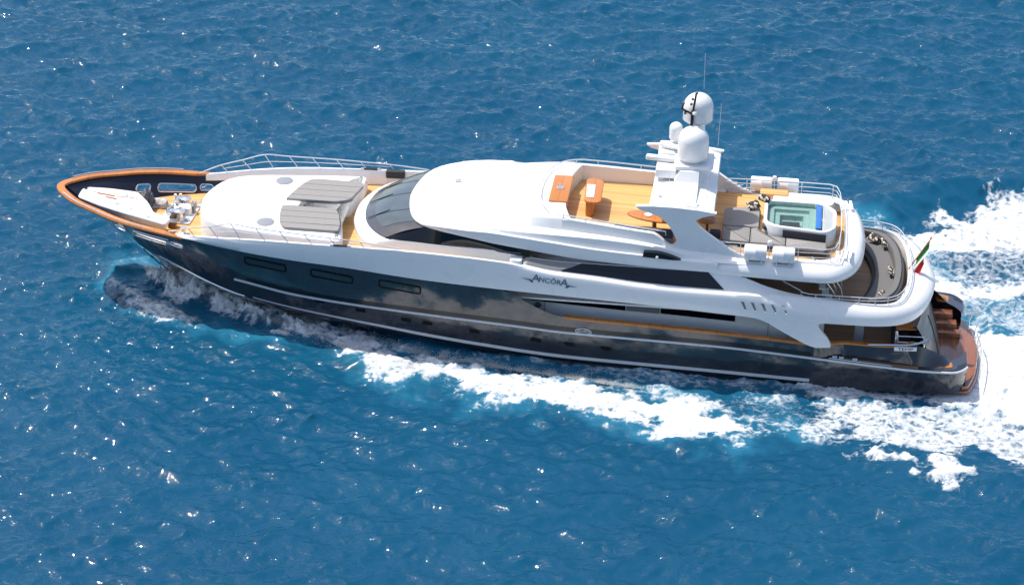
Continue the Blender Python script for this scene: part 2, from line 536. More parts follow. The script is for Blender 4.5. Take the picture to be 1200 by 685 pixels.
DX = (sample(dx1, 71.0, X, Y) * .8 + sample(dx2, 29.3, X2, Y2) * .4) * fade
DY = (sample(dy1, 71.0, X, Y) * .8 + sample(dy2, 29.3, X2, Y2) * .4) * fade

# fractal noise helpers on tiles (for foam lumps and ragged foam edges)
def fract_tile(N, beta, seed, lo=3):
    g = np.random.default_rng(seed)
    k1 = np.fft.fftfreq(N) * N
    KX, KY = np.meshgrid(k1, k1); K = np.hypot(KX, KY); K[0, 0] = 1
    A = (K > lo) * K ** (-beta) * np.exp(2j * np.pi * g.random((N, N)))
    t = np.fft.ifft2(A).real
    return t / t.std()
nA = fract_tile(512, 1.55, 21); nB = fract_tile(512, 1.3, 22, 6); nC = fract_tile(512, 1.9, 23, 2)

def poly_sd(P, X, Y):
    """signed distance to a polygon (positive inside)"""
    P = np.array(P, float); d = np.full(X.shape, 1e9); ins = np.zeros(X.shape, bool)
    for i in range(len(P)):
        a = P[i - 1]; b = P[i]; e = b - a
        wx, wy = X - a[0], Y - a[1]
        t = np.clip((wx * e[0] + wy * e[1]) / (e @ e), 0, 1)
        d = np.minimum(d, (wx - e[0] * t) ** 2 + (wy - e[1] * t) ** 2)
        c1 = (a[1] > Y) != (b[1] > Y)
        with np.errstate(divide='ignore', invalid='ignore'):
            xi = (b[0] - a[0]) * (Y - a[1]) / (b[1] - a[1]) + a[0]
        ins ^= c1 & (X < xi)
    d = np.sqrt(d)
    return np.where(ins, d, -d)
def line_d(P, X, Y):
    P = np.array(P, float); d = np.full(X.shape, 1e9); tt = np.zeros(X.shape)
    L = 0
    for i in range(1, len(P)):
        a = P[i - 1]; b = P[i]; e = b - a
        wx, wy = X - a[0], Y - a[1]
        t = np.clip((wx * e[0] + wy * e[1]) / (e @ e), 0, 1)
        q = np.hypot(wx - e[0] * t, wy - e[1] * t)
        m = q < d; d = np.where(m, q, d); tt = np.where(m, L + t * np.hypot(*e), tt); L += np.hypot(*e)
    return d, tt / L
near_ = (X > -6) & (X < 75) & (Y > -26) & (Y < 34)
jj, ii = np.where(near_)
j0, j1, i0, i1 = jj.min(), jj.max() + 1, ii.min(), ii.max() + 1
x, y = X[j0:j1, i0:i1], Y[j0:j1, i0:i1]
wob = sample(nC, 9.0, x, y)
rag = sample(nA, 6.0, x, y)
fin = sample(nB, 3.1, x, y)
def ss(a, b, v):
    t = np.clip((v - a) / (b - a), 0, 1); return t * t * (3 - 2 * t)
def blob(P, soft, amp, ragged=.5, mean=0.0):
    sd = poly_sd(P, x, y) + wob * ragged * .5 + rag * ragged * .35
    return amp * ss(-soft + mean, soft + mean, sd)
foam = np.zeros_like(x)
THICK = [(12.4, -3.7), (13.1, -4.85), (13.97, -5.65), (15.18, -5.83), (16.13, -6.87), (17.51, -7.41), (19.09, -7.65), (20.18, -8.1), (21.26, -8.55), (22.52, -8.44), (23.79, -8.46), (24.99, -9.01), (26.42, -8.69), (28.18, -9.23), (29.1, -10.26), (31.29, -10.02), (33.64, -9.41), (34.97, -8.65),
         (33.6, -8.22), (32.05, -7.99), (31.35, -7.6), (30.3, -6.7), (28.0, -6.2), (25.97, -5.95), (23.99, -5.52), (22.15, -5.32), (20.32, -5.26), (18.74, -5.15), (17.07, -4.51), (15.35, -3.71), (13.73, -3.5)]
foam = np.maximum(foam, blob(THICK, .9, 1.02, .7))
foam = np.maximum(foam, blob([(13.0, -3.2), (15.4, -3.3), (18.7, -4.6), (22, -4.85), (26, -5.3), (31, -5.9), (31, -7.2), (26, -6.4), (18, -5.4), (13, -4.2)], .6, .66, .6))
foam = np.maximum(foam, blob([(3.6, .9), (4.3, -.3), (6.0, -1.6), (7.6, -2.2), (9.7, -3.0), (11.3, -3.8), (12.7, -4.5), (14.0, -3.3), (11.2, -1.0), (9.3, .2), (6.0, 1.2)], .5, 1.3, .5))
foam = np.maximum(foam, blob([(19, -3.9), (24, -5.0), (29.7, -5.6), (35.2, -5.4), (39, -5.5), (44, -5.2), (44, -3.0), (30, -3.4), (20, -3.2)], .7, .56, .7))
foam = np.maximum(foam, blob([(35.0, -5.6), (38.5, -5.3), (44, -5.6), (44, -3.0), (35, -3.4)], .8, .84, .6))
foam = np.maximum(foam, blob([(31.0, -5.9), (35.2, -5.3), (39, -5.0), (43, -4.6), (75, -3), (75, -14), (60, -12.6), (48, -10.7), (44.7, -10.0), (42.7, -9.4), (39.7, -9.98), (36.7, -8.9), (34.9, -8.7), (33.5, -8.3), (31.0, -8.0), (29.5, -7.0)], .9, .78, .8))
foam -= .34 * ss(-.3, .6, poly_sd([(31.35, -7.5), (31.5, -6.3), (35.25, -5.7), (36.3, -6.2), (36.1, -7.5), (34.9, -8.3), (33.6, -7.9)], x, y) + rag * .2)
foam = np.maximum(foam, blob([(38.5, -10.1), (40.37, -9.85), (42.4, -10.45), (42.6, -11.1), (41.0, -11.5), (39.69, -10.95)], .5, .95, .6))
foam = np.maximum(foam, blob([(41.2, -4.4), (44, -6.4), (75, -9.6), (75, 7), (46, 3.2), (44, 2.6), (43.2, 3.4), (42, 4.2), (40, 4.0)], 1.0, 1.14, .6))
foam = np.maximum(foam, blob([(38, 7.4), (41.4, 7.7), (43.7, 7.7), (47, 7.6), (75, 10), (75, 3), (47, 5.9), (45.5, 5.9), (43.6, 4.8), (42.4, 5.3), (38, 5.0)], .8, .92, .8))
foam = np.maximum(foam, blob([(36.5, 11.4), (39.45, 12.6), (41.54, 14.1), (42.71, 15.4), (44.5, 17.4), (46.1, 18.2), (75, 28), (75, 11), (45.7, 10.9), (43.84, 10.1), (41.8, 9.2), (38, 9.2)], 1.2, .88, .9))
foam -= .13 * ss(-.4, .5, poly_sd([(38, 9.2), (41.2, 9.2), (43.8, 10.0), (47, 10.6), (75, 13), (75, 10.5), (46, 8.2), (43.75, 7.8), (42, 8.1), (38, 8.2)], x, y) + rag * .25)
foam -= .13 * ss(-.4, .4, poly_sd([(43.5, 3.4), (43.65, 5.1), (44.4, 5.7), (46, 4.7), (47, 3.4), (44.1, 2.6)], x, y) + rag * .25)
foam = np.maximum(foam, blob([(2.5, -.6), (3.77, -1.3), (5.14, -2.0), (6.6, -2.8), (7.6, -3.3), (7.6, -4.1), (6.66, -4.4), (5.48, -4.16), (4.47, -3.45), (3.1, -1.9)], .45, .74, .25))
foam = np.maximum(foam, blob([(1.7, 1.6), (2.6, 2.3), (3.6, 2.2), (4.2, .8), (3.4, .0), (2.2, .4)], .5, .40, .3))
foam = np.maximum(foam, blob([(37, 13), (42, 13.5), (75, 22), (75, 2), (44, 2), (41, 4), (37, 6)], 1.2, .60, .8))
foam = np.maximum(foam, blob([(a, -b) for a, b in THICK], .8, 1.08, .6))
foam = np.maximum(foam, blob([(3.6, .3), (6.0, 1.6), (9.7, 3.0), (12.7, 4.5), (14.0, 3.3), (9.3, .2)], .5, 1.1, .5))
foam = np.clip(foam, 0, 1.2)
aer_shade_lift = .75 * ss(-1.6, .3, poly_sd(THICK, x, y) + wob * .4)
aer_shade_lift = np.maximum(aer_shade_lift, .8 * ss(-2.5, 1.0, poly_sd([(30, -6), (35, -5), (42, -4), (75, -12), (75, 12), (43, 6), (38, 13), (30, 6), (28, -4)], x, y) + wob * .6))
aer_shade_lift = np.maximum(aer_shade_lift, .98 * ss(-.9, .6, poly_sd([(1.2, 1.8), (2.6, -1.2), (4.5, -3.2), (7.5, -4.6), (13, -5.2), (22, -6), (30, -6.5), (30, -3), (12, -1), (6, .5), (3, 2.4)], x, y) + wob * .3))  # bubbly bow-wave water, also coloured lighter to fill in the hull's shadow
aer_shade_lift *= .75 + .25 * ss(-1, 1, wob)

# the boat's own wave system: bow bulge, ridges either side, hollow along the hull
wave = np.zeros_like(x)
d_, t_ = line_d([(4.8, -.1), (6.5, -1.0), (9, -2.0), (11, -2.9), (13.2, -4.0)], x, y)
wave += np.interp(t_, [0, .2, 1], [.55, .5, .12]) * np.exp(-(d_ / .55) ** 2) * (1 + .25 * fin + .2 * rag)
d_, t_ = line_d([(2.4, -.5), (4.2, -2.2), (6.5, -3.7), (9, -4.6), (11.5, -5.0), (14, -5.4), (17.3, -6.6), (22, -7.8), (29, -9.0), (35, -9.6)], x, y)
wave += np.interp(t_, [0, .05, .3, .8, 1], [.15, .42, .34, .22, .0]) * np.exp(-(d_ / .85) ** 2)
wave += .62 * np.exp(-((x - 2.9) / 1.2) ** 2 - ((y - .9) / 1.0) ** 2)
d_, t_ = line_d([(6, -.3), (10, -1.8), (14, -3.2), (20, -4.3), (30, -4.9), (38, -5.0)], x, y)
wave += np.interp(t_, [0, .3, .6, 1], [.35, .0, -.16, .0]) * np.exp(-(d_ / .9) ** 2)
d_, t_ = line_d([(33, 11.8), (37.85, 14.3), (39.5, 15.8), (41.4, 17.1), (43, 18.3), (46.1, 19.6), (60, 25)], x, y)
wave += np.interp(t_, [0, .2, 1], [.2, 1.0, .7]) * np.exp(-(d_ / 1.25) ** 2)
d_, t_ = line_d([(38, 8.9), (42, 9.4), (46, 10.0), (60, 13)], x, y)
wave += .55 * np.exp(-(d_ / .9) ** 2)
d_, t_ = line_d([(41, 4.5), (44, 5.2), (48, 5.0)], x, y)
wave += .35 * np.exp(-(d_ / .8) ** 2)
d_, t_ = line_d([(39, -9.9), (42, -10.6), (50, -12.3), (60, -14)], x, y)
wave += .3 * np.exp(-(d_ / 1.0) ** 2)
wave += .40 * np.exp(-((x - 46.6) / 1.6) ** 2 - ((y + .3) / 3.2) ** 2)

fm = np.clip(foam, 0, 1)
lump = ss(.35, .9, fm)
hh = H[j0:j1, i0:i1]
hh *= (1 - .45 * ss(.3, .9, fm))
hh += lump * (.03 * rag + .028 * fin + .05)
hh += wave
plat_zone = ss(-.6, .1, poly_sd([(38, -4.3), (43.2, -4.1), (43.6, -2), (43.7, 0), (43.6, 2), (43.2, 4.1), (38, 4.3)], x, y))
hh = hh * (1 - plat_zone) - .25 * plat_zone
H[j0:j1, i0:i1] = hh
F = np.zeros_like(X); F[j0:j1, i0:i1] = fm
A2 = np.zeros_like(X); A2[j0:j1, i0:i1] = aer_shade_lift
nY, nX = X.shape
co = np.stack([X + DX, Y + DY, H], -1).reshape(-1, 3).astype(np.float32)
idx = np.arange(nX * nY).reshape(nY, nX)
quads = np.stack([idx[:-1, :-1], idx[:-1, 1:], idx[1:, 1:], idx[1:, :-1]], -1).reshape(-1, 4)
sm_ = bpy.data.meshes.new("sea")
sm_.vertices.add(len(co)); sm_.vertices.foreach_set("co", co.ravel())
sm_.loops.add(quads.size); sm_.loops.foreach_set("vertex_index", quads.ravel().astype(np.int32))
sm_.polygons.add(len(quads)); sm_.polygons.foreach_set("loop_start", np.arange(0, quads.size, 4, dtype=np.int32))
sm_.update(calc_edges=True)
sm_.polygons.foreach_set("use_smooth", np.ones(len(quads), bool))
at = sm_.attributes.new("foam", 'FLOAT', 'POINT'); at.data.foreach_set("value", F.ravel().astype(np.float32))
at = sm_.attributes.new("aerated_shade_lift", 'FLOAT', 'POINT'); at.data.foreach_set("value", A2.ravel().astype(np.float32))
sm_.update()

def sea_material():
    m = bpy.data.materials.new("sea_water"); m.use_nodes = True
    nt = m.node_tree; N = nt.nodes; Lk = nt.links
    for n in list(N): N.remove(n)
    out = N.new("ShaderNodeOutputMaterial")
    tc = N.new("ShaderNodeTexCoord")
    def noise(scale, detail, rough=.55, stretch=None, dist=0.0):
        n = N.new("ShaderNodeTexNoise"); n.inputs["Scale"].default_value = scale; n.inputs["Detail"].default_value = detail
        n.inputs["Roughness"].default_value = rough; n.inputs["Distortion"].default_value = dist
        if stretch:
            mp = N.new("ShaderNodeMapping"); mp.inputs["Scale"].default_value = stretch; Lk.new(tc.outputs["Object"], mp.inputs[0]); Lk.new(mp.outputs[0], n.inputs["Vector"])
        else: Lk.new(tc.outputs["Object"], n.inputs["Vector"])
        return n.outputs["Fac"]
    def math_(op, a, b=None, c=None):
        n = N.new("ShaderNodeMath"); n.operation = op
        for k, v_ in enumerate((a, b, c)):
            if v_ is None: continue
            if isinstance(v_, (int, float)): n.inputs[k].default_value = v_
            else: Lk.new(v_, n.inputs[k])
        return n.outputs[0]
    # ripples
    r1 = noise(1.3, 2.5, .55, (1.0, 1.7, 1.0), .5)
    r2 = noise(3.8, 1.5, .5, (1.0, 1.5, 1.0), .4)
    hsum = math_('ADD', math_('MULTIPLY', r1, .07), math_('MULTIPLY', r2, .042))
    bump = N.new("ShaderNodeBump"); bump.inputs["Strength"].default_value = SEA_BUMP; bump.inputs["Distance"].default_value = 1.0
    Lk.new(hsum, bump.inputs["Height"])
    fa = N.new("ShaderNodeAttribute"); fa.attribute_name = "foam"
    ae = N.new("ShaderNodeAttribute"); ae.attribute_name = "aerated_shade_lift"
    mixc = N.new("ShaderNodeMix"); mixc.data_type = 'RGBA'
    big = noise(.07, 3)
    rp = ramp(nt, [(.3, SEA_A), (.7, SEA_B)]); Lk.new(big, rp.inputs[0])
    Lk.new(ae.outputs["Fac"], mixc.inputs["Factor"]); Lk.new(rp.outputs[0], mixc.inputs["A"]); mixc.inputs["B"].default_value = (*SEA_AER_LIFT, 1)
    # light scattered back out of clear water hardly depends on the slope of the surface
    up_n = N.new("ShaderNodeCombineXYZ"); up_n.inputs[2].default_value = 1.0
    upw = N.new("ShaderNodeBsdfDiffuse")
    Lk.new(mixc.outputs["Result"], upw.inputs["Color"]); Lk.new(up_n.outputs[0], upw.inputs["Normal"])
    gl = N.new("ShaderNodeBsdfGlossy"); gl.inputs["Roughness"].default_value = SEA_ROUGH
    Lk.new(bump.outputs[0], gl.inputs["Normal"])
    fr = N.new("ShaderNodeFresnel"); fr.inputs["IOR"].default_value = 1.34; Lk.new(bump.outputs[0], fr.inputs["Normal"])
    water = N.new("ShaderNodeMixShader")
    Lk.new(fr.outputs[0], water.inputs[0]); Lk.new(upw.outputs[0], water.inputs[1]); Lk.new(gl.outputs[0], water.inputs[2])
    # foam: threshold noise by the foam amount, lacy where thin
    v1 = N.new("ShaderNodeTexVoronoi"); v1.feature = 'DISTANCE_TO_EDGE'; v1.inputs["Scale"].default_value = 2.3
    wv = N.new("ShaderNodeTexNoise"); wv.inputs["Scale"].default_value = 1.6; wv.inputs["Detail"].default_value = 4
    Lk.new(tc.outputs["Object"], wv.inputs["Vector"])
    vm = N.new("ShaderNodeVectorMath"); vm.operation = 'MULTIPLY_ADD'; vm.inputs[1].default_value = (.9, .9, 0)
    Lk.new(wv.outputs["Color"], vm.inputs[0]); Lk.new(tc.outputs["Object"], vm.inputs[2])
    Lk.new(vm.outputs[0], v1.inputs["Vector"])
    lace = math_('SUBTRACT', 1.0, math_('MULTIPLY', v1.outputs["Distance"], 2.6))
    fb = noise(3.0, 9, .72, (.62, 1.25, 1.0), .5)
    fc = noise(13.0, 6, .7)
    tex = math_('ADD', math_('ADD', math_('MULTIPLY', fb, 1.15), math_('MULTIPLY', fc, .35)), math_('MULTIPLY', lace, .28))
    # tex about .25 .. 1.2, mean .75
    lvl = math_('ADD', tex, math_('MULTIPLY', math_('SUBTRACT', fa.outputs["Fac"], 1.15), 1.0))
    fac = N.new("ShaderNodeMapRange"); fac.interpolation_type = 'SMOOTHSTEP'
    fac.inputs["From Min"].default_value = .18; fac.inputs["From Max"].default_value = .78
    Lk.new(lvl, fac.inputs["Value"])
    gate = math_('GREATER_THAN', fa.outputs["Fac"], .01)
    facg = math_('MULTIPLY', fac.outputs[0], gate)
    fbump = N.new("ShaderNodeBump"); fbump.inputs["Strength"].default_value = .6; fbump.inputs["Distance"].default_value = .25
    Lk.new(math_('ADD', math_('MULTIPLY', fb, .8), math_('MULTIPLY', fc, .5)), fbump.inputs["Height"])
    fo = N.new("ShaderNodeBsdfPrincipled"); fo.inputs["Base Color"].default_value = (.76, .79, .81, 1); fo.inputs["Roughness"].default_value = .9
    fo.inputs["Specular IOR Level"].default_value = .1
    Lk.new(fbump.outputs[0], fo.inputs["Normal"])
    mx = N.new("ShaderNodeMixShader")
    Lk.new(facg, mx.inputs[0]); Lk.new(water.outputs[0], mx.inputs[1]); Lk.new(fo.outputs[0], mx.inputs[2])
    Lk.new(mx.outputs[0], out.inputs["Surface"])
    return m
SEA_A, SEA_B, SEA_AER_LIFT = (.003, .056, .120), (.005, .069, .138), (.022, .17, .28)  # third colour: bubbly water, brightened to lift the shadow by the bow
SEA_ROUGH, SEA_BUMP = .03, 1.0
sm_.materials.append(sea_material())
sea = bpy.data.objects.new("sea", sm_); COL.objects.link(sea)
tag(sea, "blue sea with wind ripples, crossed by the yacht's white wake", "sea", None, "structure")

# thrown spray: countless droplets along the bow wave and round the stern
def spray(name, label, spec, seed):
    g = np.random.default_rng(seed)
    V = []; Fc = []
    tet = np.array([(1, 1, 1), (-1, -1, 1), (-1, 1, -1), (1, -1, -1)], float) * .6
    n0 = 0
    for path, width, h0, n, s0, s1, push in spec:
        P = np.array(path, float); seg = np.hypot(*np.diff(P, axis=0).T); cum = np.concatenate([[0], np.cumsum(seg)])
        clump = g.random(n) * cum[-1]
        clump += .25 * np.sin(clump * 5.1) + .12 * np.sin(clump * 13.7)
        clump = np.clip(clump, 0, cum[-1])
        px = np.interp(clump, cum, P[:, 0]); py = np.interp(clump, cum, P[:, 1])
        t = clump / cum[-1]
        hmax = np.interp(t, [0, .15, .6, 1], h0) * (.55 + .45 * np.sin(clump * 4.3 + 1.1 * np.sin(clump * 9.7)) ** 2)
        u = g.random(n) ** 2.2
        z = u * hmax
        off = g.normal(0, width, n) * (.4 + .6 * u) + push * u * hmax
        s = (s0 + (s1 - s0) * g.random(n) ** 2) * (1.15 - .7 * u)
        c = np.stack([px + g.normal(0, width * .8, n) + .5 * u * hmax, py + off, z + .02], 1)
        q = g.normal(size=(n, 3, 3)); q, _ = np.linalg.qr(q)
        vv = np.einsum('nij,kj->nki', q, tet) * s[:, None, None] + c[:, None, :]
        V.append(vv.reshape(-1, 3))
        b = n0 + 4 * np.arange(n)[:, None]
        Fc.append(np.concatenate([b + np.array(f)[None] for f in ((0, 1, 2), (0, 3, 1), (0, 2, 3), (1, 3, 2))]))
        n0 += 4 * n
    V = np.concatenate(V); Fc = np.concatenate(Fc)
    me = bpy.data.meshes.new(name)
    me.vertices.add(len(V)); me.vertices.foreach_set("co", V.ravel().astype(np.float32))
    me.loops.add(Fc.size); me.loops.foreach_set("vertex_index", Fc.ravel().astype(np.int32))
    me.polygons.add(len(Fc)); me.polygons.foreach_set("loop_start", np.arange(0, Fc.size, 3, dtype=np.int32))
    me.update(calc_edges=True)
    me.polygons.foreach_set("use_smooth", np.ones(len(Fc), bool))
    m = bpy.data.materials.get("spray_drops")
    if m is None:
        m = bpy.data.materials.new("spray_drops"); m.use_nodes = True; nt = m.node_tree
        p = nt.nodes["Principled BSDF"]; p.inputs["Base Color"].default_value = (.85, .87, .88, 1); p.inputs["Roughness"].default_value = .6
        tr = nt.nodes.new("ShaderNodeBsdfTranslucent"); tr.inputs[0].default_value = (.85, .87, .88, 1)
        mx = nt.nodes.new("ShaderNodeMixShader"); mx.inputs[0].default_value = .6
        nt.links.new(p.outputs[0], mx.inputs[1]); nt.links.new(tr.outputs[0], mx.inputs[2])
        nt.links.new(mx.outputs[0], nt.nodes["Material Output"].inputs["Surface"])
    me.materials.append(m)
    o = bpy.data.objects.new(name, me); COL.objects.link(o)
    return tag(o, label, "spray", None, "stuff")
spray("bow_spray", "fine white spray thrown up along the near side of the bow", [
    ([(4.6, .1), (5.6, -.5), (7.0, -1.25), (9.0, -2.0), (11.0, -2.9), (13.2, -4.2)], .24, [1.5, 1.15, .5, .3], 70000, .010, .034, -.35),
    ([(4.4, .6), (5.4, .3), (6.4, -.2)], .15, [1.9, 1.6, 1.2, .8], 26000, .008, .026, -.25)], 5)
spray("wake_spray", "white droplets flung from the crest of the wake beside the hull", [
    ([(12.4, -3.9), (14, -5.0), (17.3, -6.2), (21, -7.6), (26, -8.2), (29, -9.0)], .30, [.5, .42, .25, .06], 26000, .010, .032, 0),
    ([(13.5, -3.3), (18.7, -4.9), (24, -5.4), (28, -5.9)], .18, [.5, .45, .25, .08], 14000, .010, .030, .5)], 9)

# ================================================================== YACHT
yacht = empty("motor_yacht", (21.5, 0, 0),
              "long navy-hulled motor yacht with white upper decks, under way and throwing up a white wake", "yacht")

# openings cut through the bow bulwark: (x, z, half length, half height)
HOLES = [(3.52, 4.86, .30, .13), (5.02, 4.72, .86, .15), (6.36, 4.66, .30, .13)]
def in_hole(x, z, grow=0.0):
    for hx, hz, a, b in HOLES:
        zz = hz - (x - hx) * 0.09
        dx = max(abs(x - hx) - (a - b), 0)
        if dx * dx + (z - zz) ** 2 < (b + grow) ** 2: return True
    return False

def strip_stations(a, b, n):
    return [a + (b - a) * i / n for i in range(n + 1)]

XS = [0.0] + [4.0 * (i / 40) ** 1.7 for i in range(1, 41)]
XS = [x for x in XS if x < 3.0] + strip_stations(3.0, 7.0, 80) + strip_stations(7.15, 20.95, 70) + strip_stations(21.1, 24.7, 36) + strip_stations(24.9, 35.5, 48)
def hull_mesh():
    mb = MB()
    for side in (-1, 1):
        rows = []
        for x in XS:
            z0 = stem_z(x) if x < 9 else -1.5
            zc = chine_z(x); zt = hull_top(x)
            zs = [z0 + (zc - z0) * k / 8 for k in range(8)] + [zc] + [zc + (zt - zc) * k / 42 for k in range(1, 43)]
            rows.append([(x, side * hull_surf(x, z), z) for z in zs])
        n0 = len(mb.v); f0 = len(mb.f)
        mb.grid(rows, flip=(side > 0))
        keep_f = []; keep_m = []
        for k, f in enumerate(mb.f):
            if k >= f0:
                cx = sum(mb.v[i][0] for i in f) / 4; cz = sum(mb.v[i][2] for i in f) / 4
                if 2.8 < cx < 7.2 and in_hole(cx, cz): continue
            keep_f.append(f)
        mb.f = keep_f; mb.mi = [0] * len(keep_f)
        # after part: topsides, then a side ledge inside which the bulwark rises
        rows = []
        for x in strip_stations(35.5, 42.4, 66):
            s = min(max((x - 35.5) / 1.6, 0), 1); s = s * s * (3 - 2 * s)
            zr = rub_z(x); zc = chine_z(x)
            rnd = max(0, (x - 41.6) / .8) ** 2.4 * .62          # quarter rounds in
            br = hull_b(x, zr) - rnd
            if x < 39.7: zt = hull_top(x) + max(0, (x - 39.2)) * .2
            else:
                t = min((x - 39.7) / 2.0, 1); zt = 2.42 * (1 - t ** 1.5) + (zr + .06) * t ** 1.5
            zt = max(zt, zr + .05)
            ins = 0.34 * s
            tum = 0.12 * s + max(0, (x - 39.5) / 2.7) ** 1.5 * .9
            row = [(x, side * max(hull_surf(x, -1.2) - rnd, .3), -1.2), (x, side * (hull_surf(x, zc) - rnd), zc)]
            row += [(x, side * (hull_b(x, zc + (zr - zc) * k / 8) - rnd), zc + (zr - zc) * k / 8) for k in range(1, 8)]
            row += [(x, side * br, zr), (x, side * (br - .04 * s), zr + .05 * s + .001), (x, side * (br - ins), zr + .051 * s + .002)]
            row += [(x, side * (br - ins - tum * k / 8), zr + .05 + (zt - zr - .05) * k / 8) for k in range(1, 9)]
            rows.append(row)
        mb.grid(rows, flip=(side > 0))
    return mb
hull = hull_mesh().build("hull", M['navy'], yacht, angle=40)

# bow bulwark lining (seen across the foredeck) with the same openings
mb = MB()
for side in (-1, 1):
    rows = []
    for x in [x for x in XS if 0.25 < x < 11]:
        zt = hull_top(x)
        zl_ = max(4.2, (stem_z(x) if x < 9 else 0) + .12)
        rows.append([(x + .02, side * max(hull_b(x, zl_ + (zt - zl_) * k / 30) - .16, .01), zl_ + (zt - zl_) * k / 30) for k in range(31)])
    f0 = len(mb.f); mb.grid(rows, flip=(side < 0))
    kf = []
    for k, f in enumerate(mb.f):
        if k >= f0:
            cx = sum(mb.v[i][0] for i in f) / 4; cz = sum(mb.v[i][2] for i in f) / 4
            if in_hole(cx, cz): continue
        kf.append(f)
    mb.f = kf; mb.mi = [0] * len(kf)
mb.build("bulwark_lining", M['navy_in'], hull)
for side in (-1, 1):
    for hx, hz, a, b in HOLES:
        mb = MB()
        loop = []
        for k in range(41):
            t = 2 * math.pi * k / 40
            cx = (a - b) * (1 if math.cos(t) > 0 else -1) if abs(math.cos(t)) > 1e-6 else 0
            x = hx + cx + b * 1.02 * math.cos(t); z = hz - (x - hx) * .09 + b * 1.02 * math.sin(t)
            loop.append((x, z))
        mb.tube([(x, side * (hull_b(x, z) + .01), z) for x, z in loop], .022, 6)
        mb.tube([(x, side * (hull_b(x, z) - .17), z) for x, z in loop], .035, 6)
        rows = [[(x, side * (hull_b(x, z) + .005), z) for x, z in loop], [(x, side * (hull_b(x, z) - .165), z) for x, z in loop]]
        mb.grid(rows, mi=1)
        mb.build("bulwark_opening", [M['chrome'], M['navy_in']], hull)

# varnished cap rail round the bow, and along the side decks
mb = MB()
prof = [(.03, -.06), (.05, 0), (.03, .045), (-.18, .05), (-.31, .045), (-.33, .0), (-.31, -.06)]
path = [x for x in XS if x <= 6.7]
rows = []
for side in (-1, 1):
    seq = path[::-1] if side < 0 else path[1:]
    for x in seq:
        e = 0.02
        db = (ref_b(x + e) - ref_b(max(x - e, 0))) / (e + min(e, x) if x < e else 2 * e)
        nx, ny = -db, 1.0; L = math.hypot(nx, ny); nx /= L; ny /= L
        taper = 1 - 0.75 * max(0, (x - 5.6) / 1.1) ** 1.3
        b = ref_b(x) if x > 0 else 0.0
        row = []
        for d, h in prof:
            d2 = d if d > 0 else d * taper
            yy = b + ny * d2
            if yy < 0: yy = 0.0
            row.append((x + nx * d2 * (1 if x > .02 else 1), side * yy, hull_top(x) + h))
        rows.append(row)
mb.grid(rows)
mb.build("cap_rail", M['varnish'], hull)
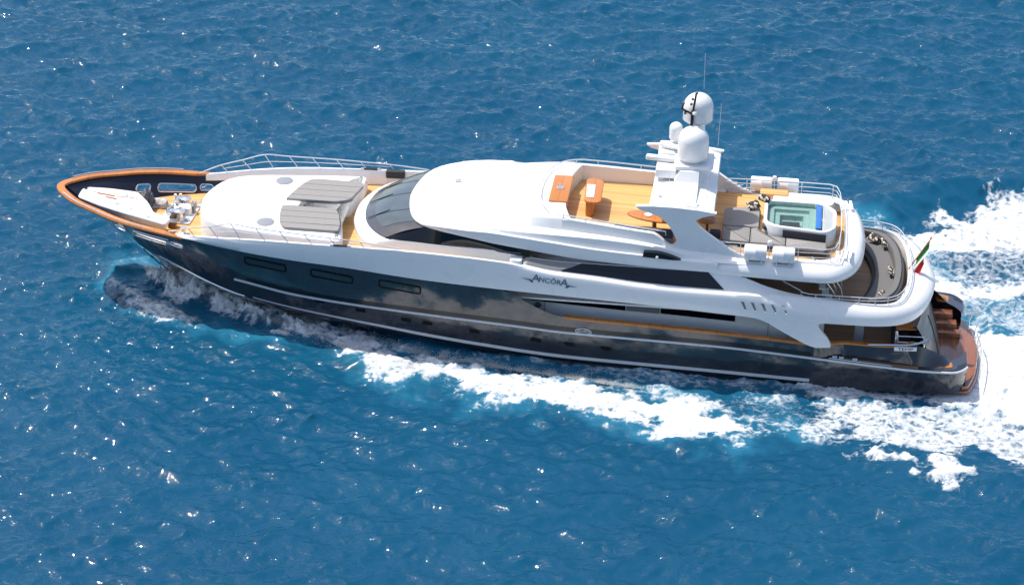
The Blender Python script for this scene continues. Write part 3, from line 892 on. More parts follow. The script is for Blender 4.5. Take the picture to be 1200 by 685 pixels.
for side in (-1, 1):
    mb = MB(); rows = []
    for x in strip_stations(24.25, 39.9, 60):
        s = min(max((x - 35.5) / 1.6, 0), 1); s = s * s * (3 - 2 * s)
        b = hull_b(x, hull_top(x)) if x < 35.5 else (hull_b(x, rub_z(x)) - .46 * s - (0 if x < 39.5 else (x - 39.5) * .2))
        z = hull_top(x) + max(0, (x - 39.2)) * .2
        rows.append([(x, side * (b + d), z + h) for d, h in [(.05, -.05), (.06, .02), (.02, .05), (-.16, .05), (-.18, .0), (-.16, -.06)]])
    mb.grid(rows).build("cap_rail", M['varnish'], hull)
    # chrome bead under the hull's upper edge at the bow
    for x0, x1, dz in ((4.25, 6.0, -.30),):
        MB().tube([hull_pt(x, hull_top(x) + dz, side, .02) for x in strip_stations(x0, x1, 12)], .025, 6).build("trim_bead", M['chrome'], hull)
    # rubbing strake, silver boot stripe, black bottom paint
    mb = MB(); rows = []
    for x in strip_stations(9.0, 41.6, 110):
        z = rub_z(x)
        rows.append([hull_pt(x, z + dz, side, o_) for dz, o_ in [(-.05, .0), (-.035, .05), (.035, .05), (.05, .0)]])
    if True:
        for k in range(1, 11):
            x = 41.6 + .8 * k / 10
            rnd = max(0, (x - 41.6) / .8) ** 2.4 * .62
            z = rub_z(x); b = hull_b(x, z) - rnd
            rows.append([Vector((x + (o_ * .8), side * (b + o_ * .6), z + dz)) for dz, o_ in [(-.05, .0), (-.035, .05), (.035, .05), (.05, .0)]])
    mb.grid(rows).build("rub_rail", M['silver'], hull)
    mb = MB(); rows = []
    for x in strip_stations(5.2, 9.4, 20):
        rows.append([hull_pt(x, chine_z(x) + .02 + dz, side, o_) for dz, o_ in [(-.03, .0), (0, .04), (.03, .0)]])
    mb.grid(rows).build("spray_rail", M['chrome'], hull)
    mb = MB(); rows = []
    for x in strip_stations(9.8, 35.4, 90):
        zb = chine_z(x) + .16 + .24 * min(max((x - 10) / 8., 0), 1) * (1 if x < 24 else 1)
        zb = max(boot_z(x) + .0, chine_z(x) + .1)
        w = .035 + .05 * min(max((x - 10) / 8, 0), 1)
        rows.append([hull_pt(x, zb + dz, side, .006) for dz in (-w, 0, w)])
    mb.grid(rows).build("boot_stripe", M['silver'], hull)
    mb = MB(); rows = []
    for x in strip_stations(12.0, 35.4, 80):
        zb = max(boot_z(x), chine_z(x) + .1) - .05 - .05 * min(max((x - 10) / 8, 0), 1)
        zc = chine_z(x) - .0
        rows.append([hull_pt(x, zb + (zc - zb) * k / 3, side, .005) for k in range(4)])
    mb.grid(rows).build("bottom_paint", M['black'], hull)
    # dark plating step above the strake
    mb = MB(); rows = []
    for x in strip_stations(9.6, 35.4, 70):
        z = rub_z(x) + .08
        rows.append([hull_pt(x, z + dz, side, .004) for dz in (0, .12, .22)])
    mb.grid(rows).build("strake_band", M['black'], hull)
    # big hull windows, each with two panes
    for x0, x1, z0, z1 in ((9.66, 11.5, 4.42, 4.22), (12.75, 14.6, 4.18, 3.98), (15.9, 17.72, 3.96, 3.76)):
        h = .155
        def oval(grow):
            pts = [(x0 - grow, z0 - h - grow), (x1 + grow, z1 - h - grow), (x1 + grow, z1 + h + grow), (x0 - grow, z0 + h + grow)]
            return round_poly(pts, .10 + grow, 5)
        mb = MB()
        a = oval(.07); b = oval(0)
        mb.grid([[hull_pt(x, z, side, .0) for x, z in a], [hull_pt(x, z, side, .03) for x, z in a], [hull_pt(x, z, side, .03) for x, z in b], [hull_pt(x, z, side, .008) for x, z in b]], closed=True)
        w = mb.build("hull_window", M['port'], hull)
        xm = (x0 + x1) / 2
        for xa, xb in ((x0, xm - .035), (xm + .035, x1)):
            za = z0 + (z1 - z0) * (xa - x0) / (x1 - x0); zb = z0 + (z1 - z0) * (xb - x0) / (x1 - x0)
            rows = [[hull_pt(xa + (xb - xa) * i / 8, (za + (zb - za) * i / 8) + h * 2 * (k / 4 - .5) * (1 if 0 < i < 8 else .85), side, .01) for k in range(5)] for i in range(9)]
            MB().grid(rows).build("pane", M['hullglass'], w)
    for x, z in ((13.04, 2.57), (14.94, 2.33), (17.05, 2.06), (18.04, 2.0), (20.2, 1.80), (23.01, 1.64), (24.55, 1.56), (26.2, 1.48)):
        a, b = .235, .085
        mb = MB()
        o_ = round_poly([(x - a, z - b + .02), (x + a, z - b - .02), (x + a, z + b - .02), (x - a, z + b + .02)], .05, 3)
        i_ = [(x + (p - x) * .86, z + (q - z) * .78) for p, q in o_]
        mb.grid([[hull_pt(p, q, side, .0) for p, q in o_], [hull_pt(p, q, side, .022) for p, q in o_], [hull_pt(p, q, side, .022) for p, q in i_], [hull_pt(p, q, side, -.002) for p, q in i_]], closed=True)
        mb.add([hull_pt(p, q, side, .004) for p, q in i_], [tuple(range(len(i_)))])
        mb.build("porthole", M['port'], hull)
    # oval builder's emblem with a script mark
    ex, ez = 25.17, 2.30
    mb = MB()
    for s_, r_ in ((1.0, .022), (.80, .010)):
        loop = [hull_pt(ex + .36 * s_ * math.cos(t), ez - .02 * math.cos(t) + .145 * s_ * math.sin(t), side, .02) for t in [2 * math.pi * k / 36 for k in range(37)]]
        mb.tube(loop, r_, 6, cap=False)
    script = [(-.24, -.03), (-.20, .06), (-.16, -.03), (-.12, .03), (-.08, -.03), (-.03, .04), (.02, -.03), (.07, .07), (.09, -.03), (.14, .04), (.18, -.03), (.25, .02)]
    mb.tube(smooth_path([hull_pt(ex + a, ez + b - .04 * a, side, .02) for a, b in script], 4), .014, 5)
    mb.build("emblem", M['silver'], hull)
    # mooring fairleads, the overboard outlet and the anchor pocket
    for x, z, L in ((3.68, 5.22, .16), (6.06, 4.70, .20)):
        mb = MB()
        loop = [hull_pt(x + L * math.cos(t), z + .07 * math.sin(t) - .15 * L * math.cos(t), side, .02) for t in [2 * math.pi * k / 20 for k in range(21)]]
        mb.tube(loop, .028, 6, cap=False)
        mb.build("fairlead", M['chrome'], hull)
    mb = MB()
    for k in range(3):
        mb.tube([hull_pt(4.35 + .35 * k + q * .2, 3.5 - .36 * k - .9 * q, side, .02 + .02 * (k == 1)) for q in (0, .3, .6, 1)], .03, 5)
    mb.build("anchor_pocket", M['bronze'], hull)

# quarter top pads (teak) and narrow ledge planking aft
for side in (-1, 1):
    mb = MB(); rows = []
    for x in strip_stations(36.9, 40.2, 24):
        b = hull_b(x, rub_z(x)); z = rub_z(x) + .056
        rows.append([(x, side * (b - .07), z), (x, side * (b - .31), z + .002)])
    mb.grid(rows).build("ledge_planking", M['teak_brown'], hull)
    MB().tube([(x, side * (hull_b(x, rub_z(x)) - .03), rub_z(x) + .09) for x in strip_stations(36.2, 39.0, 12)], .03, 6).build("ledge_rail", M['chrome'], hull)
    for k, x in enumerate((36.45, 36.75, 37.35)):
        MB().box((x, side * (hull_b(x, 1.6) - .14), rub_z(x) + .13), (.22, .1, .12), .03).build("mooring_cleat", M['chrome'], hull)
    q = [(41.05, 3.72), (41.75, 3.55), (41.72, 3.05), (41.2, 3.05)]
    MB().slab(round_poly([(a, side * b) for a, b in q], .12, 4), 1.30, 1.40, .02).build("quarter_pad", M['varnish'], hull)

# decks
def deck_strip(x0, x1, n, bfun, zfun, name, m, parent=yacht, thick=.05):
    mb = MB(); rows = []
    for x in strip_stations(x0, x1, n):
        b = max(bfun(x), .01); z = zfun(x)
        rows.append([(x, -b, z - thick), (x, -b, z), (x, -b * .5, z), (x, 0, z), (x, b * .5, z), (x, b, z), (x, b, z - thick)])
    return mb.grid(rows).build(name, m, parent)
deck_strip(2.3, 8.6, 40, lambda x: hull_b(x, 4.42) - .10, lambda x: 4.42, "foredeck", M['teak'])
side_z = curve([(7.2, 4.43), (8.6, 4.46), (11, 4.75), (13, 4.9), (16, 4.95), (22.2, 4.95)])
deck_strip(8.6, 22.2, 40, lambda x: min(ref_b(x), hull_b(x, side_z(x))) - .12, side_z, "side_deck", M['teak'])
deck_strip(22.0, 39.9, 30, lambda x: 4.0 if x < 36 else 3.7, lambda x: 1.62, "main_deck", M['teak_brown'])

# transom and swim platform
mb = MB(); rows = []
for k in range(25):
    y = -3.15 + 6.3 * k / 24
    bow_ = .35 * (1 - (y / 3.15) ** 2)
    rows.append([(40.0 + bow_ + dx, y, z) for dx, z in ((-.25, 3.05), (0, 3.1), (.25, 2.7), (.5, 2.1), (.75, 1.3), (.95, .6), (1.0, .3))])
tr = mb.grid(rows).build("transom", mat("transom_gloss", (0.10, 0.105, 0.11), .35, coat=.3), yacht)
for y in (-1.1, 1.1):
    mb = MB()
    mb.tube([(40.0 + .35 * (1 - (y / 3.15) ** 2) + dx, y, z) for dx, z in ((.27, 2.7), (.52, 2.1), (.77, 1.3), (.97, .6))], .02, 5)
    mb.build("door_seam", M['black'], tr)
pl = mirrored(smooth_path([(43.05, 0), (43.0, 1.0), (42.88, 2.0), (42.62, 3.0), (42.5, 3.25), (42.2, 3.4)], 5) + [(40.6, 3.4), (40.6, 0)])
plat = MB().slab(pl, .16, .36, .03).build("swim_platform", M['teak_red'], yacht)
MB().slab(mirrored(smooth_path([(43.11, 0), (43.07, 1.0), (42.95, 2.05), (42.70, 3.05), (42.55, 3.4), (42.3, 3.5)], 5) + [(40.6, 3.5), (40.6, 0)]), .04, .17, .03).build("platform_edge", M['teak_red'], plat)
# starboard boarding steps on the platform
for k, (x, y, z) in enumerate(((41.55, 1.5, .60), (41.45, 1.95, .85), (41.35, 2.45, 1.1))):
    MB().box((x, y, z - .15), (1.5 - .18 * k, .5, .36), .03).build("boarding_step", M['teak_red'], plat)
for (x, y) in ((42.98, -1.5), (43.05, -.7), (43.1, .2), (43.0, 1.2), (42.78, 2.2)):
    MB().tube([(x - .05, y, .34), (x - .05, y, .95), (x + .05, y, 1.18)], .022, 6).build("platform_stanchion", M['chrome'], plat)
mb = MB()
mb.tube(smooth_path([(42.98, -3.0, .5), (43.12, -1.5, .62), (43.2, 0, .66), (43.08, 1.4, .6)], 5), .025, 6)
mb.build("grab_rail", M['chrome'], plat)
# inner wall of each quarter
for side in (-1, 1):
    rows = []
    for k in range(14):
        x = 40.7 + 1.65 * k / 13
        rnd = max(0, (x - 41.6) / .8) ** 2.4 * .62
        b = hull_b(x, 1.3) - rnd - .42 - .2 * math.sin(math.pi * k / 13)
        rows.append([(x, side * max(b, .4), .3), (x, side * max(b, .4), .9), (x, side * max(b, .4), 1.36), (x, side * (hull_b(x, 1.3) - rnd - .02), rub_z(x) + .055)])
    MB().grid(rows).build("quarter_lining", M['navy_in'], hull)
    # closing face at the stern end of the hull
    zr = rub_z(42.4); rows = []
    br = hull_b(42.4, zr) - .62
    MB().add([(42.39, side * br, .05), (42.38, side * (br - .45), .05), (42.36, side * (br - .45), 1.3), (42.39, side * br, zr)], [(0, 1, 2, 3)]).build("quarter_end", M['navy_in'], hull)
# ================================================================== white side moulding carried right round the stern
bo = curve([(6.3, 3.46), (7, 3.61), (8, 3.80), (9, 3.95), (10, 4.07), (12, 4.22), (14, 4.31), (17, 4.43), (20, 4.49), (24, 4.52), (36, 4.52)])
zb_ = curve([(6.3, 5.16), (8.2, 4.99), (12.2, 4.70), (14, 4.61), (18, 4.31), (21.3, 4.15), (23.8, 4.05), (27.7, 3.9), (31.5, 3.70), (33.4, 3.62), (36, 3.6), (41, 3.6)])
zt_ = curve([(6.3, 5.24), (7, 5.29), (8, 5.38), (9, 5.47), (10, 5.54), (11, 5.59), (13, 5.63), (15, 5.67), (17, 5.69), (19.6, 5.62), (21.6, 5.50), (23.7, 5.16), (25.7, 5.02), (27.7, 4.84), (29.8, 4.76), (32.5, 4.74), (34.8, 4.64), (37, 4.47), (38.5, 4.42), (41, 4.38)])
wing_z = curve([(20.0, 5.9), (22.0, 5.7), (24.0, 5.52), (30.4, 5.52), (31.0, 5.52), (32.0, 5.40), (33.3, 4.98), (34.3, 4.76), (34.9, 4.69)])
outer = [(x, bo(x)) for x in strip_stations(6.3, 36, 100)]
inner = [(x, max(b - .5, .1)) for x, b in outer]
o2 = smooth_path([(36, 4.52), (37, 4.51), (38.2, 4.46), (39.1, 4.2), (39.8, 3.62), (40.3, 2.65), (40.65, 1.4), (40.8, 0)], 6)[1:]
i2 = smooth_path([(36, 4.02), (37, 4.02), (37.9, 3.98), (38.6, 3.82), (39.1, 3.4), (39.42, 2.5), (39.6, 1.3), (39.66, 0)], 6)[1:]
outer += o2; inner += i2

def lerp(a, b, t): return a + (b - a) * t
def band_profile(x):
    zb, zt = zb_(x), zt_(x); h = zt - zb
    fwd_ = [(.20, zb), (.02, zb + .05), (-.06, zb + .46 * h), (.03, zt - .14 * h), (.10, zt), (.40, zt), (.46, zt - .05), (.50, min(4.85, zt - .1)), (.52, min(4.80, zt - .12))]
    mid_ = [(.20, zb), (.02, zb + .05), (-.08, zb + .45 * h), (.0, zt - .10), (.12, zt), (.46, zt + .03), (.50, zt + .05), (.52, zt + .06), (1.18, wing_z(min(x, 34.9)))]
    aft_ = [(.20, zb), (.02, zb + .05), (-.03, zb + .32), (.06, zb + .52), (.42, zt - .07), (.90, zt + .04), (1.0, zt + .06), (1.10, zt + .05), (1.14, 3.74)]
    if x < 21.4: return fwd_
    if x < 22.5:
        t = (x - 21.4) / 1.1
        return [(lerp(a[0], b[0], t), lerp(a[1], b[1], t)) for a, b in zip(fwd_, mid_)]
    if x < 31.0: return mid_
    if x < 36.0:
        t = (x - 31.0) / 5.0; t = t * t * (3 - 2 * t)
        p = [(lerp(a[0], b[0], t), lerp(a[1], b[1], t)) for a, b in zip(mid_, aft_)]
        d, z = p[-1]
        ti = min(max((x - 31) / 3.6, 0), 1)
        p[-1] = (lerp(1.18, 1.08, ti), wing_z(x) if x < 34.9 else lerp(4.69, 3.74, min(1, (x - 34.9) / .6)))
        return p
    return aft_
rows = []
n = len(outer)
for sgn in (-1, 1):
    seq = range(n) if sgn < 0 else range(n - 2, -1, -1)
    for i in seq:
        (ox, oy), (ix, iy) = outer[i], inner[i]
        xk = ox if ox < 36 else 36.5
        xx = min(ox, 40.99)
        pr = band_profile(ox)
        rows.append([(lerp(ox, ix, d), sgn * lerp(oy, iy, d), z) for d, z in pr])
band = MB().grid(rows).build("side_moulding", M['white'], yacht, angle=50)

# yacht's name on both sides, air outlet scoops aft
def band_point(x, t, side):
    """point between profile rows 1..3 of the outer face, t in 0..1 from lower to upper"""
    pr = band_profile(x); b = bo(min(x, 36))
    pts = [(b - .5 * d, z) for d, z in pr[1:5]]
    zz = lerp(pts[0][1], pts[-1][1], t)
    for (b0, z0), (b1, z1) in zip(pts, pts[1:]):
        if z0 <= zz <= z1:
            k = (zz - z0) / (z1 - z0 + 1e-9); return Vector((x, side * lerp(b0, b1, k), zz))
    return Vector((x, side * pts[-1][0], zz))
for side in (-1, 1):
    c = band_point(23.6, .66, side)
    ahead = band_point(24.6, .62, side) if side < 0 else band_point(22.6, .70, side)
    xdir = (ahead - c).normalized()
    updir = (band_point(23.6, .86, side) - band_point(23.6, .55, side)).normalized()
    zdir = xdir.cross(updir).normalized(); updir = zdir.cross(xdir)
    mt = Matrix.Translation(c + zdir * .03) @ Matrix((xdir, updir, zdir)).transposed().to_4x4()
    for ch, sz, dx_, dy_ in (("A", .50, -.62, .03), ("NCÔR", .33, .01, .0), ("A", .50, .66, .03)):
        text_mesh(ch, sz, "name_lettering", M['letter'], band, mt @ Matrix.Translation((dx_, dy_, 0)), .006, 0.0, 1.05)
    for s_ in (-1, 1):
        mb = MB()
        pts = [(s_ * .72, -.17), (s_ * .86, -.05), (s_ * 1.28, -.07), (s_ * .92, -.10), (s_ * .80, -.20)]
        v = [mt @ Vector((a, b, 0.006)) for a, b in pts] + [mt @ Vector((a, b, -.01)) for a, b in pts]
        mb.add(v, [(0, 1, 2, 3, 4), (9, 8, 7, 6, 5)] + [(i, (i + 1) % 5, (i + 1) % 5 + 5, i + 5) for i in range(5)])
        mb.build("name_flourish", M['letter'], band, smooth=False)
    for x in (32.23, 32.67, 33.12, 33.57, 34.05):
        mb = MB()
        a = [band_point(x - .13, .72, side), band_point(x + .03, .72, side), band_point(x + .16, .38, side), band_point(x + .06, .38, side)]
        out_ = Vector((0, side * 1.0, 0))
        mb.add([p + out_ * .005 for p in a], [(0, 1, 2, 3)], 0)
        mb.add([a[0] + out_ * .006, a[3] + out_ * .006, a[3] + out_ * .11 + Vector((.05, 0, 0)), a[0] + out_ * .11 + Vector((.05, 0, 0))], [(0, 1, 2, 3)], 1)
        mb.add([a[3] + out_ * .006, a[2] + out_ * .006, a[3] + out_ * .11 + Vector((.05, 0, 0))], [(0, 1, 2)], 1)
        mb.build("air_scoop", [M['grey_panel'], M['white']], band, smooth=False, fix=False)
    # flying buttress from the moulding down to the cap rail
    prof = smooth_path([(31.6, 3.74), (32.5, 3.68), (33.2, 3.52), (33.8, 3.2), (34.5, 2.82), (35.15, 2.50), (35.6, 2.37)], 4) + [(36.22, 2.44), (36.22, 2.6)] + smooth_path([(36.05, 2.9), (35.75, 3.25), (35.62, 3.5), (35.8, 3.62), (36.6, 3.66)], 4)
    prof = prof + [(36.6, 3.74), (31.6, 3.84)]
    yb = 4.47
    MB().plate(prof, side * yb, side * (yb - .16)).build("buttress", M['white'], band, angle=50)
    # small courtesy lamp bosses along the top of the bulwark
    for x in (13.7, 14.5):
        MB().box((x, side * (bo(x) - .13), zt_(x) + .03), (.16, .12, .06), .02).build("rail_foot", M['white'], band)
    mb = MB()
    mb.box((14.1, side * (bo(14.1) - .12), zt_(14.1) + .02), (.62, .16, .05), .02)
    mb.build("gate_fender", M['rubber'], band)

# underside of the upper deck + aft upper deck planking
mb = MB()
def outline_from(x0, shrink, zname=None):
    h = [(x, y - shrink) for x, y in outer if x > x0 and y - shrink > 0.05]
    return [(x0, bo(min(x0, 36)) - shrink)] + h + [(h[-1][0] + .1, 0)]
half = [(x, y) for x, y in outline_from(21.6, .42)]
mb.levels([(x, y) for x, y in half] + [(x, -y) for x, y in reversed(half) if y > 0], [(0, 3.62), (0, 3.70)], True, True)
upper_deck = mb.build("upper_deck", M['white'], yacht)
half = [(31.2, 3.5)] + [(x, y - .02) for x, y in inner if x > 35.2 and y > .05] + [(39.5, 0)]
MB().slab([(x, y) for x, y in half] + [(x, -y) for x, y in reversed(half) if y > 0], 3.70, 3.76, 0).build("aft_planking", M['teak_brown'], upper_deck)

# ================================================================== main deck house (in the shade of the overhang)
mdh = MB()
mdh.slab(round_poly([(21.9, -3.35), (35.9, -3.4), (35.9, 3.4), (21.9, 3.35)], .25, 4), 1.6, 3.64, 0).build("main_saloon", M['white'], yacht)
saloon = bpy.data.objects["main_saloon"]
for side in (-1, 1):
    for x0, x1, za, zb in ((22.45, 26.95, 3.22, 3.02), (28.55, 31.9, 3.0, 2.86)):
        mb = MB(); 
        y = side * 3.42
        mb.plate([(x0, za), (x1, zb), (x1, 3.56), (x0, 3.56)], y, y - side * .06)
        mb.build("saloon_window", M['glass'], saloon, smooth=False)
    MB().plate([(27.0, 3.02), (28.5, 2.98), (28.5, 3.56), (27.0, 3.56)], side * 3.415, side * 3.3).build("shutter", M['grey_panel'], saloon, smooth=False)
    for x in (22.4, 23.3, 33.4, 34.3):
        MB().box((x, side * 3.40, 2.6), (.02, .03, 1.7), 0).build("door_seam", M['grey_panel'], saloon)
    for x in (23.0, 33.95):
        MB().lathe((x, side * 3.40, 3.0), [(.0, .04), (.12, .04), (.15, .0)], 16, axis=(0, side, 0)).build("deck_light", M['bronze'], saloon)
# cockpit fittings under the overhang: pillar, bar block, rails
for side in (-1, 1):
    MB().box((37.5, side * 2.2, 2.62), (.42, .36, 2.0), .06).build("pillar", mat("pillar_paint", (.45, .47, .50), .4), yacht)
MB().slab(round_poly([(39.0, -2.6), (39.9, -2.4), (39.9, 2.4), (39.0, 2.6)], .2, 4), 1.62, 2.2, .06).build("aft_bench", M['cush_dark'], yacht)
MB().slab(round_poly([(39.1, -2.9), (40.1, -2.8), (40.1, 2.8), (39.1, 2.9)], .15, 4), 2.72, 2.82, .03).build("stern_capping", M['varnish'], yacht)
for side in (-1, 1):
    mb = MB()
    mb.tube([(39.1, side * 3.5, 1.7), (39.1, side * 3.5, 3.0)], .035, 6)
    mb.tube([(39.3, side * 3.55, 1.7), (39.15, side * 3.5, 3.0)], .025, 6)
    for z in (2.45, 2.75):
        mb.tube(smooth_path([(39.15, side * 3.5, z), (40.0, side * 3.45, z), (40.35, side * 3.4, z - .04), (40.4, side * 3.4, z - .22)], 4), .028, 6)
    mb.build("boarding_rail", M['chrome'], yacht)
    mb = MB()
    mb.tube(smooth_path([(37.9, side * 3.9, 2.42), (38.6, side * 3.88, 2.46), (39.6, side * 3.8, 2.48), (40.2, side * 3.68, 2.58), (40.55, side * 3.5, 2.78)], 5), .05, 6)
    mb.build("quarter_rail", M['chrome'], yacht)
    # name board by the boarding gate
    c = Vector((39.55, side * 3.97, 2.36)); xd = Vector((1, side * .04 * -1, .03)).normalized() * (1 if side < 0 else -1)
    up_ = Vector((0, -side * -.25, .97)).normalized(); up_ = (up_ - xd * up_.dot(xd)).normalized(); zd = xd.cross(up_)
    mt = Matrix.Translation(c) @ Matrix((xd, up_, zd)).transposed().to_4x4()
    v = [mt @ Vector(p) for p in ((-.5, -.11, 0), (.5, -.11, 0), (.5, .11, 0), (-.5, .11, 0), (-.5, -.11, -.03), (.5, -.11, -.03), (.5, .11, -.03), (-.5, .11, -.03))]
    nb = MB().add(v, [(0, 1, 2, 3), (7, 6, 5, 4), (0, 4, 5, 1), (1, 5, 6, 2), (2, 6, 7, 3), (3, 7, 4, 0)]).build("name_board", M['white'], yacht, smooth=False)
    text_mesh("TEMP", .23, "board_lettering", M['black'], nb, mt @ Matrix.Translation((0, 0, .006)), .003, 0.0, 1.25)

# ================================================================== coach roof on the foredeck, with the notch between the sun pads
tb = curve([(6.86, 0.0), (6.9, .55), (7.0, 1.05), (7.25, 1.75), (7.6, 2.28), (8.2, 2.70), (9, 2.95), (10, 3.11), (12, 3.38), (14.05, 3.58)])
xs_ = [6.86, 6.88, 6.92, 7.0, 7.12, 7.3, 7.6, 8.0, 8.6, 9.4, 10.4, 11.4, 12.4, 13.4]
hp = [(x, tb(x)) for x in xs_]
star = hp + round_poly([(13.4, tb(13.4)), (14.08, 3.58), (14.05, 2.5), (13.75, .45), (13.2, .10), (11.45, .10)], [0, .25, .15, .5, .3, .05], 5)[1:]
port = [(x, -y) for x, y in hp[1:]] + round_poly([(13.4, -tb(13.4)), (14.0, -3.56), (13.92, -2.6), (13.62, -1.0), (13.4, -.62), (11.45, -.58)], [0, .25, .1, .2, .15, .05], 5)[1:]
poly = star + list(reversed(port))
coach = MB().levels(poly, [(-.02, 4.35), (0, 5.36), (.04, 5.52), (.14, 5.61), (.30, 5.655)]).build("coach_roof", M['white_matt'], yacht)
for y in (2.27, -2.27):
    ex, ey = 10.3, y
    o_ = [(ex + .40 * math.cos(t), ey + .44 * math.sin(t)) for t in [2 * math.pi * k / 32 for k in range(32)]]
    MB().levels(o_, [(0, 5.64), (0, 5.675), (.03, 5.685)]).build("deck_hatch", M['hatch'], coach)
MB().slab(round_poly([(10.85, -.42), (11.5, -.42), (11.5, .06), (10.85, .1)], .06, 3), 5.6, 5.72, .03).build("notch_step", M['white'], coach)

# ================================================================== upper deck house: sill, windscreen, side windows
sill = [(14.08, 0), (14.12, .75), (14.26, 1.4), (14.45, 1.95), (14.75, 2.6), (15.2, 3.15), (15.7, 3.38), (17, 3.5), (19, 3.68), (22, 3.82)]
foot = smooth_path(sill, 4)
mb = MB(); rows = []
gl0 = smooth_path([(14.62, 0), (14.66, .7), (14.82, 1.5), (15.08, 2.15), (15.45, 2.72), (15.95, 3.22), (16.5, 3.42), (17.4, 3.50), (19, 3.66), (22, 3.80)], 4)
for sgn in (-1, 1):
    seq = list(range(len(foot)))
    if sgn < 0: seq = seq[::-1]
    else: seq = seq[1:]
    for i in seq:
        fx, fy = foot[i]; gx, gy = gl0[i]
        w = min(1, math.hypot(gx - fx, gy - fy) / .3)
        zs = 5.56 if fx < 15.5 else 5.6
        rows.append([(fx + .06 * w, sgn * (fy - .03), 4.85), (fx, sgn * fy, zs - .2), (lerp(fx, gx, .06), sgn * lerp(fy, gy, .06), zs - .08), (lerp(fx, gx, .22), sgn * lerp(fy, gy, .22), zs), (gx, sgn * gy, zs + .17)])
house = mb.grid(rows).build("deckhouse", M['white'], yacht, angle=50)

# windscreen surface: from the sill arc up to the brow
base = smooth_path([(14.62, 0), (14.66, .7), (14.82, 1.5), (15.08, 2.15), (15.45, 2.72), (15.95, 3.22)], 5)
topa = smooth_path([(16.75, 0), (16.78, .8), (16.92, 1.6), (17.15, 2.3), (17.5, 2.85), (17.95, 3.25)], 5)
def wsp(u, v, off=0.0):
    """u in -1..1 across, v 0..1 up the glass"""
    k = abs(u) * (len(base) - 1); i = int(min(k, len(base) - 2)); t = k - i; s = 1 if u >= 0 else -1
    b = (lerp(base[i][0], base[i + 1][0], t), lerp(base[i][1], base[i + 1][1], t))
    c = (lerp(topa[i][0], topa[i + 1][0], t), lerp(topa[i][1], topa[i + 1][1], t))
    bulge = .10 * math.sin(math.pi * v)
    z = lerp(5.74, 6.45, v) + bulge
    return Vector((lerp(b[0], c[0], v) - off * .35, s * lerp(b[1], c[1], v), z + off))
mb = MB()
mb.grid([[wsp(-1 + 2 * i / 50, k / 8) for k in range(9)] for i in range(51)])
ws = mb.build("windscreen", M['wind_frame'], house, angle=60)
for u0, u1 in ((-.74, -.395), (-.375, .06), (.08, .40), (.42, .70), (.72, .93)):
    MB().grid([[wsp(lerp(u0, u1, i / 10), lerp(.22, .97, k / 6), .012) for k in range(7)] for i in range(11)]).build("windscreen_pane", M['wind_pane'], ws, angle=60)
for u in (-.38, .07, .41):
    MB().tube([wsp(u - .02, .05, .05), wsp(u + .03, .55, .05)], .018, 5).build("wiper", M['black'], ws)

# side glazing strips under the brow
brow_z = curve([(16.6, 6.44), (17.5, 6.43), (18.3, 6.42), (19.5, 6.34), (21, 6.12), (22.5, 5.94), (24.8, 5.67), (25.7, 5.62), (28.7, 5.50), (31.5, 5.46), (37, 5.47)])
brow_b = curve([(16.66, 0.0), (16.69, .5), (16.75, 1.0), (16.95, 1.95), (17.2, 2.6), (17.5, 3.03), (18, 3.36), (19, 3.68), (20, 3.82), (22, 3.88), (26, 3.92), (31, 3.96)])
for side in (-1, 1):
    mb = MB(); rows = []
    for x in strip_stations(15.95, 22.6, 40):
        t = (x - 15.95) / 6.65
        yb = gl_b = lerp(3.22, 3.40, min(1, (x - 15.95) / .6)) if x < 16.55 else lerp(3.40, 3.86, (x - 16.55) / 6.05)
        zlo = lerp(5.76, 5.80, min(1, t * 3)) if x < 19.5 else lerp(5.80, 5.60, (x - 19.5) / 3.1)
        # upper edge: windscreen corner, then under the brow
        if x < 17.95:
            q = (x - 15.95) / 2.0; yu, zu = lerp(3.22, 3.25, q), lerp(5.77, 6.45, q)
        else:
            yu, zu = brow_b(x) - .10, brow_z(x) + .03
        zu = max(zu, zlo + .005)
        rows.append([(x, side * (yb + .02), zlo), (x, side * lerp(yb + .03, yu, .5), lerp(zlo, zu, .5)), (x, side * yu, zu)])
    sw = mb.grid(rows).build("side_window", M['glass'], house)
    MB().tube([(x, side * (lerp(3.46, 3.86, (x - 16.55) / 6.05) + .01), lerp(5.92, 5.72, (x - 16.5) / 6)) for x in strip_stations(18.6, 22.2, 12)], .016, 5).build("window_trim", M['grey_panel'], sw)
    for x in (18.3, 19.4):
        MB().box((x, side * 3.56, 5.25), (.02, .04, .66), 0).build("door_seam", M['grey_panel'], house)
    MB().lathe((18.85, side * 3.58, 5.38), [(.0, .03), (.13, .03), (.15, 0)], 16, axis=(0, side, .1)).build("deck_light", M['bronze'], house)

    # wide-body side: grey panel then the long black window
    def sp(x, t, off=.03):
        pr = band_profile(x); b = bo(min(x, 36))
        p0 = (b - .5 * pr[7][0], pr[7][1]); p1 = (b - .5 * pr[8][0], pr[8][1])
        return Vector((x, side * (lerp(p0[0], p1[0], t) + off), lerp(p0[1], p1[1], t)))
    def quad(xa0, xb0, xa1, xb1, t0, t1, name, m, par, nx=24, nz=4):
        """bottom edge xa0..xb0 at t0, top edge xa1..xb1 at t1"""
        rows = []
        for i in range(nx + 1):
            rows.append([sp(lerp(lerp(xa0, xb0, i / nx), lerp(xa1, xb1, i / nx), k / nz), lerp(t0, t1, k / nz)) for k in range(nz + 1)])
        return MB().grid(rows).build(name, m, par)
    quad(22.2, 23.95, 22.35, 24.9, .06, .985, "side_panel", M['grey_panel'], house)
    quad(24.0, 31.35, 24.95, 30.6, .06, .985, "side_window", M['glass'], house)
